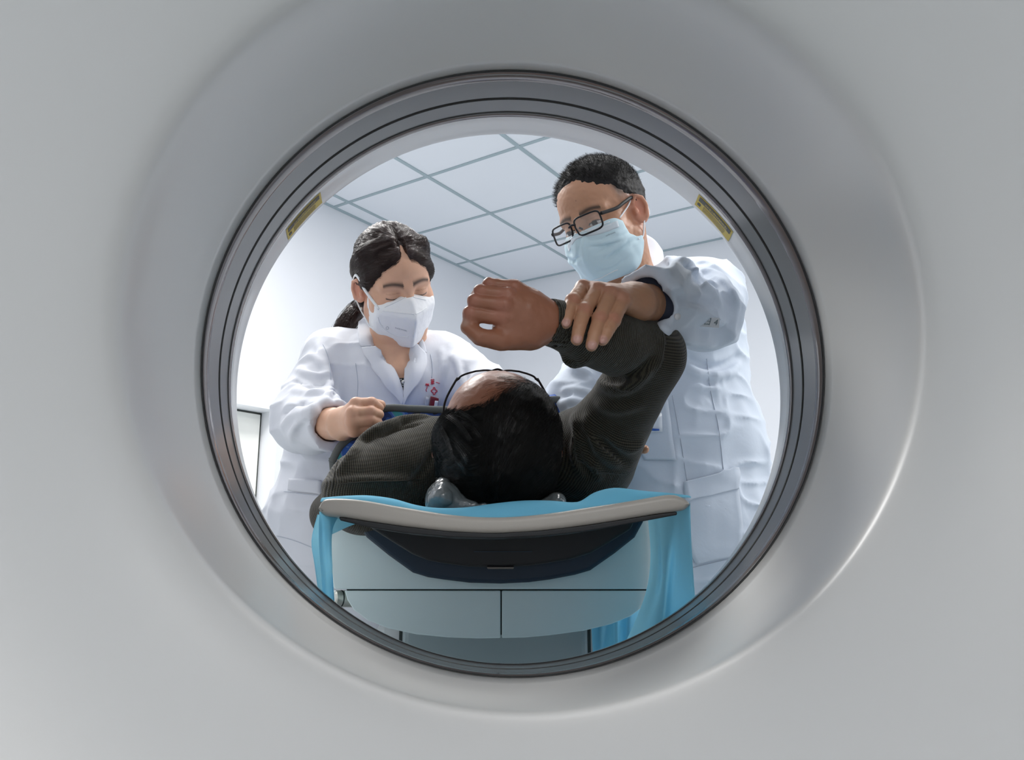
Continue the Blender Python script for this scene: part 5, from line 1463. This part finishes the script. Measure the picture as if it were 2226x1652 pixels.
# hair: thin on top, combed over from one side
h = Sdf(); l = Loc(h, PR, PT, PK)
l.ell((0, -.024, .036), (.0850, .0945, .092), k=.01)
l.ell((.026, .008, .046), (.054, .064, .064), k=.03)
l.ell((0, -.05, -.01), (.080, .060, .065), k=.03)
l.ell((-.058, -.005, .038), (.030, .030, .052), k=.02)
l.ell((-.030, .092, .070), (.046, .072, .080), k=.010, op='s')        # receding forehead
l.ell((.0, .100, -.03), (.10, .080, .075), k=.012, op='s')
l.ell((-.085, .012, -.03), (.03, .035, .04), k=.01, op='s'); l.ell((.085, .012, -.03), (.03, .035, .04), k=.01, op='s')
h.disp(lambda p: .0012 * vnoise(p, 60, 2) + .0008 * vnoise(p, 150, 6))
V, F = h.build(.0022)
M_HAIRP = new_mat('black_combed_hair', (.005, .0046, .0042), .42, 0, .25)
M_LOCK = new_mat('glossy_black_hair', (.008, .008, .008), .20, 0, .8)
ho = mesh_obj('hair', V, F, M_HAIRP, pat)
q = l.inv(V[F].mean(1)); m1 = (q[:, 2] > -.03).astype(float)
rt = surf_samples(V, F, 16000, m1, 5)
whorl = np.array((.012, -.055, .11))
def pdir(p, t):
    q = l.inv(p)
    left = np.clip((-q[:, 0] - .01) / .03, 0, 1)
    d1 = np.stack([np.full(len(q), 1.0), -.2 - 6 * q[:, 0], .5 + 0 * q[:, 0]], 1)        # combed over from the side
    d2 = np.stack([.25 + 8 * q[:, 0], np.full(len(q), .9), .2 - 3 * q[:, 2]], 1)
    d3 = np.stack([.4 + 0 * q[:, 0], -.9 + 0 * q[:, 0], .1 + 0 * q[:, 0]], 1)
    d = d2 * (1 - left[:, None]) + d1 * left[:, None]
    return d @ PR.T
paths = comb(h, rt, pdir, np.random.RandomState(2).uniform(.015, .04, len(rt)), 7, lambda t, lf: .0008 + .003 * lf * t, 3, .16)
V, F = ribbons(paths, .00026); mesh_obj('hair_strands', V, F, M_HAIRP, ho)
# shiny locks combed across the left side
parts_ = []
rng = np.random.RandomState(12)
for arc, wd in (([(1000, 900), (1022, 912), (1040, 932)], 9), ([(1008, 918), (1028, 930), (1044, 950)], 7), ([(982, 945), (1000, 962), (1022, 985)], 10), ([(990, 965), (1005, 985), (1014, 1005)], 8), ([(985, 992), (1000, 1010), (1012, 1030)], 7), ([(975, 905), (1000, 925), (1020, 955)], 8), ([(960, 930), (975, 960), (985, 1000)], 8)):
    for j in range(34):
        o_ = rng.randn(2) * wd * .4; a_ = smooth_path([(x + o_[0], y + o_[1], 0) for x, y in arc], 3)
        parts_.append(h.hit(a_[:, 0], a_[:, 1]) + np.array((0, -.0022 - .0012 * rng.rand(), 0)))
V, F = ribbons(np.stack(parts_), .00022); mesh_obj('combed_locks', V, F, M_LOCK, ho)
# sparse hairs over the bald forehead and side stubble
rng = np.random.RandomState(6)
V0, F0 = h.build(.006)
hs_ = Sdf(); ll = head_sdf(hs_, PR, PT, PK)
px_ = np.r_[rng.uniform(1075, 1190, 420), rng.uniform(1040, 1075, 20)]; py_ = np.r_[rng.uniform(812, 880, 420), rng.uniform(825, 880, 20)]
rt = hs_.hit(px_, py_)
ok = np.abs(hs_(rt)) < .003; rt = rt[ok]
paths = comb(hs_, rt, lambda p, t: np.tile(PR @ np.array((.55, .45, .35)), (len(p), 1)), rng.uniform(.02, .045, len(rt)), 8, lambda t, lf: .0005 + .002 * lf * t * t, 3, .09)
V, F = ribbons(paths, .00010); mesh_obj('stray_hairs', V, F, M_HAIRP, ho)
rt = surf_samples(*h.build(.004), 7000, None, 9); g = h.grad(rt, .003); g /= np.linalg.norm(g, axis=1)[:, None]
q = l.inv(rt); sd_ = (np.abs(q[:, 0]) > .06); rt, g = rt[sd_], g[sd_]
d = g * .8 + PR[:, 1] * .5 + rng.randn(len(rt), 3) * .3; d /= np.linalg.norm(d, axis=1)[:, None]
paths = rt[:, None] + d[:, None] * (rng.uniform(.002, .006, len(rt)))[:, None, None] * np.linspace(0, 1, 4)[None, :, None]
V, F = ribbons(paths, .0002); mesh_obj('short_side_hairs', V, F, M_HAIRP, ho)

# glasses
pg = bpy.data.objects.new('glasses', None); sc.collection.objects.link(pg); pg.parent = pat; pg.matrix_parent_inverse = Matrix.Translation(-Vector(pat.location)); pg.location = pat.location
pg['label'] = 'thin black half-rim glasses'
make_glasses(pl_, pg, lw=.0245, lh=.0150, y0=.104, z0=-.003, tilt=.02, fr=.0015, cx=.0320, temple_z=.006, rimless=True)

# pale blue mask over the lower face, hidden behind the forehead but for its top
k = Sdf(); l = Loc(k, PR, PT, PK); mask_shape(l, .008)
k.plane(l.w((0, .06, -.006)), PR[:, 2] + PR[:, 1] * .12, .003); k.plane(l.w((0, .0, -.122)), -PR[:, 2], .012); k.plane(l.w((0, .010, 0)), -PR[:, 1], .004)
V, F = k.build(.0028); mk = mesh_obj('face_mask', V, F, M_MASK, pat)
for x in (-1, 1):
    V, F = tube(smooth_path([l.w((x * .060, .030, -.02)), l.w((x * .074, .018, .004)), l.w((x * .083, -.012, .024)), l.w((x * .085, -.034, .01)), l.w((x * .084, -.030, -.02)), l.w((x * .076, .0, -.06)), l.w((x * .060, .016, -.08))], 6), .0015, 8)
    mesh_obj('ear_loop', V, F, M_MWHITE, mk)
# trousers, shoes
t_ = Sdf()
t_.econe(phi + (0, -.1, 0), phi + (0, .05, 0), (.165, .095), (.175, .09), (0, 0, 1), k=.04)
for x in (-1, 1):
    t_.cone(phi + (x * .085, .0, -.005), (x * .09, 2.32, .915), .088, .066, k=.03); t_.cone((x * .09, 2.32, .915), (x * .09, 2.68, .895), .066, .054, k=.02)
V, F = t_.build(.009); mesh_obj('trousers', V, F, M_TROU, pat)
for x in (-1, 1):
    s_ = Sdf(); s_.ell((x * .095, 2.74, .955), (.046, .052, .12), k=.01); s_.ell((x * .09, 2.73, .885), (.042, .05, .045), k=.03)
    V, F = s_.build(.006); mesh_obj('shoe', V, F, M_BLACK, pat)

# ---------------------------------------------------------------- patterned apron over the patient
M_CAMO = new_mat('blue_camouflage', (.02, .06, .25), .6)
tc = nd(M_CAMO, 'ShaderNodeTexCoord'); n = nd(M_CAMO, 'ShaderNodeTexNoise', Scale=34., Detail=1.5); r = nd(M_CAMO, 'ShaderNodeValToRGB'); r.color_ramp.interpolation = 'CONSTANT'
r.color_ramp.elements[0].color = (.008, .012, .03, 1); r.color_ramp.elements[0].position = 0
r.color_ramp.elements[1].color = (.012, .045, .22, 1); r.color_ramp.elements[1].position = .42
for p_, c_ in ((.52, (.03, .12, .50)), (.60, (.12, .25, .60)), (.66, (.05, .35, .42))):
    e = r.color_ramp.elements.new(p_); e.color = (*c_, 1)
ln(M_CAMO, tc, 'Object', n, 'Vector'); ln(M_CAMO, n, 'Fac', r, 'Fac'); ln(M_CAMO, r, 'Color', bsdf(M_CAMO), 'Base Color')
M_TRIM = new_mat('grey_binding', (.10, .11, .11), .7)
ap = empty('lead_apron', (-.05, 1.6, 1.0)); tag(ap, 'blue camouflage patterned protective apron with grey binding laid over the lying patient', 'apron')
edge = [(722, 1000, 1.40), (738, 968, 1.40), (762, 945, 1.405), (796, 915, 1.41), (832, 884, 1.41), (900, 884, 1.42), (960, 886, 1.43), (1040, 886, 1.44), (1120, 878, 1.45), (1180, 866, 1.46), (1222, 866, 1.46), (1250, 890, 1.46)]
E_ = [at(*p) for p in edge]
rows = [[p + np.array((0, -.004, -.060 - .02 * math.sin(i))) for i, p in enumerate(E_)], [p + np.array((0, -.002, -.03)) for p in E_], E_,
        [p + np.array((0, .03, .004)) for p in E_], [p * (1, 0, 0) + np.array((0, 1.62, 1.035 if 2 < i < 10 else .96)) for i, p in enumerate(E_)], [p * (1, 0, 0) + np.array((0, 1.95, 1.03 if 2 < i < 10 else .95)) for i, p in enumerate(E_)]]
V, F = grid_surf(rows); o = mesh_obj('apron_panel', V, F, M_CAMO, ap); md = o.modifiers.new('t', 'SOLIDIFY'); md.thickness = .004
V, F = tube(smooth_path([p + np.array((0, -.003, -.0045)) for p in E_], 6), .0058, 10, flat=(1.15, .55)); mesh_obj('binding', V, F, M_TRIM, ap)
V, F = tube(smooth_path([E_[0] + (0, -.002, .004), E_[0] + (.004, -.002, -.022), E_[0] + (.012, 0, -.05)], 6), .006, 10, flat=(1, .6)); mesh_obj('binding', V, F, M_TRIM, ap)
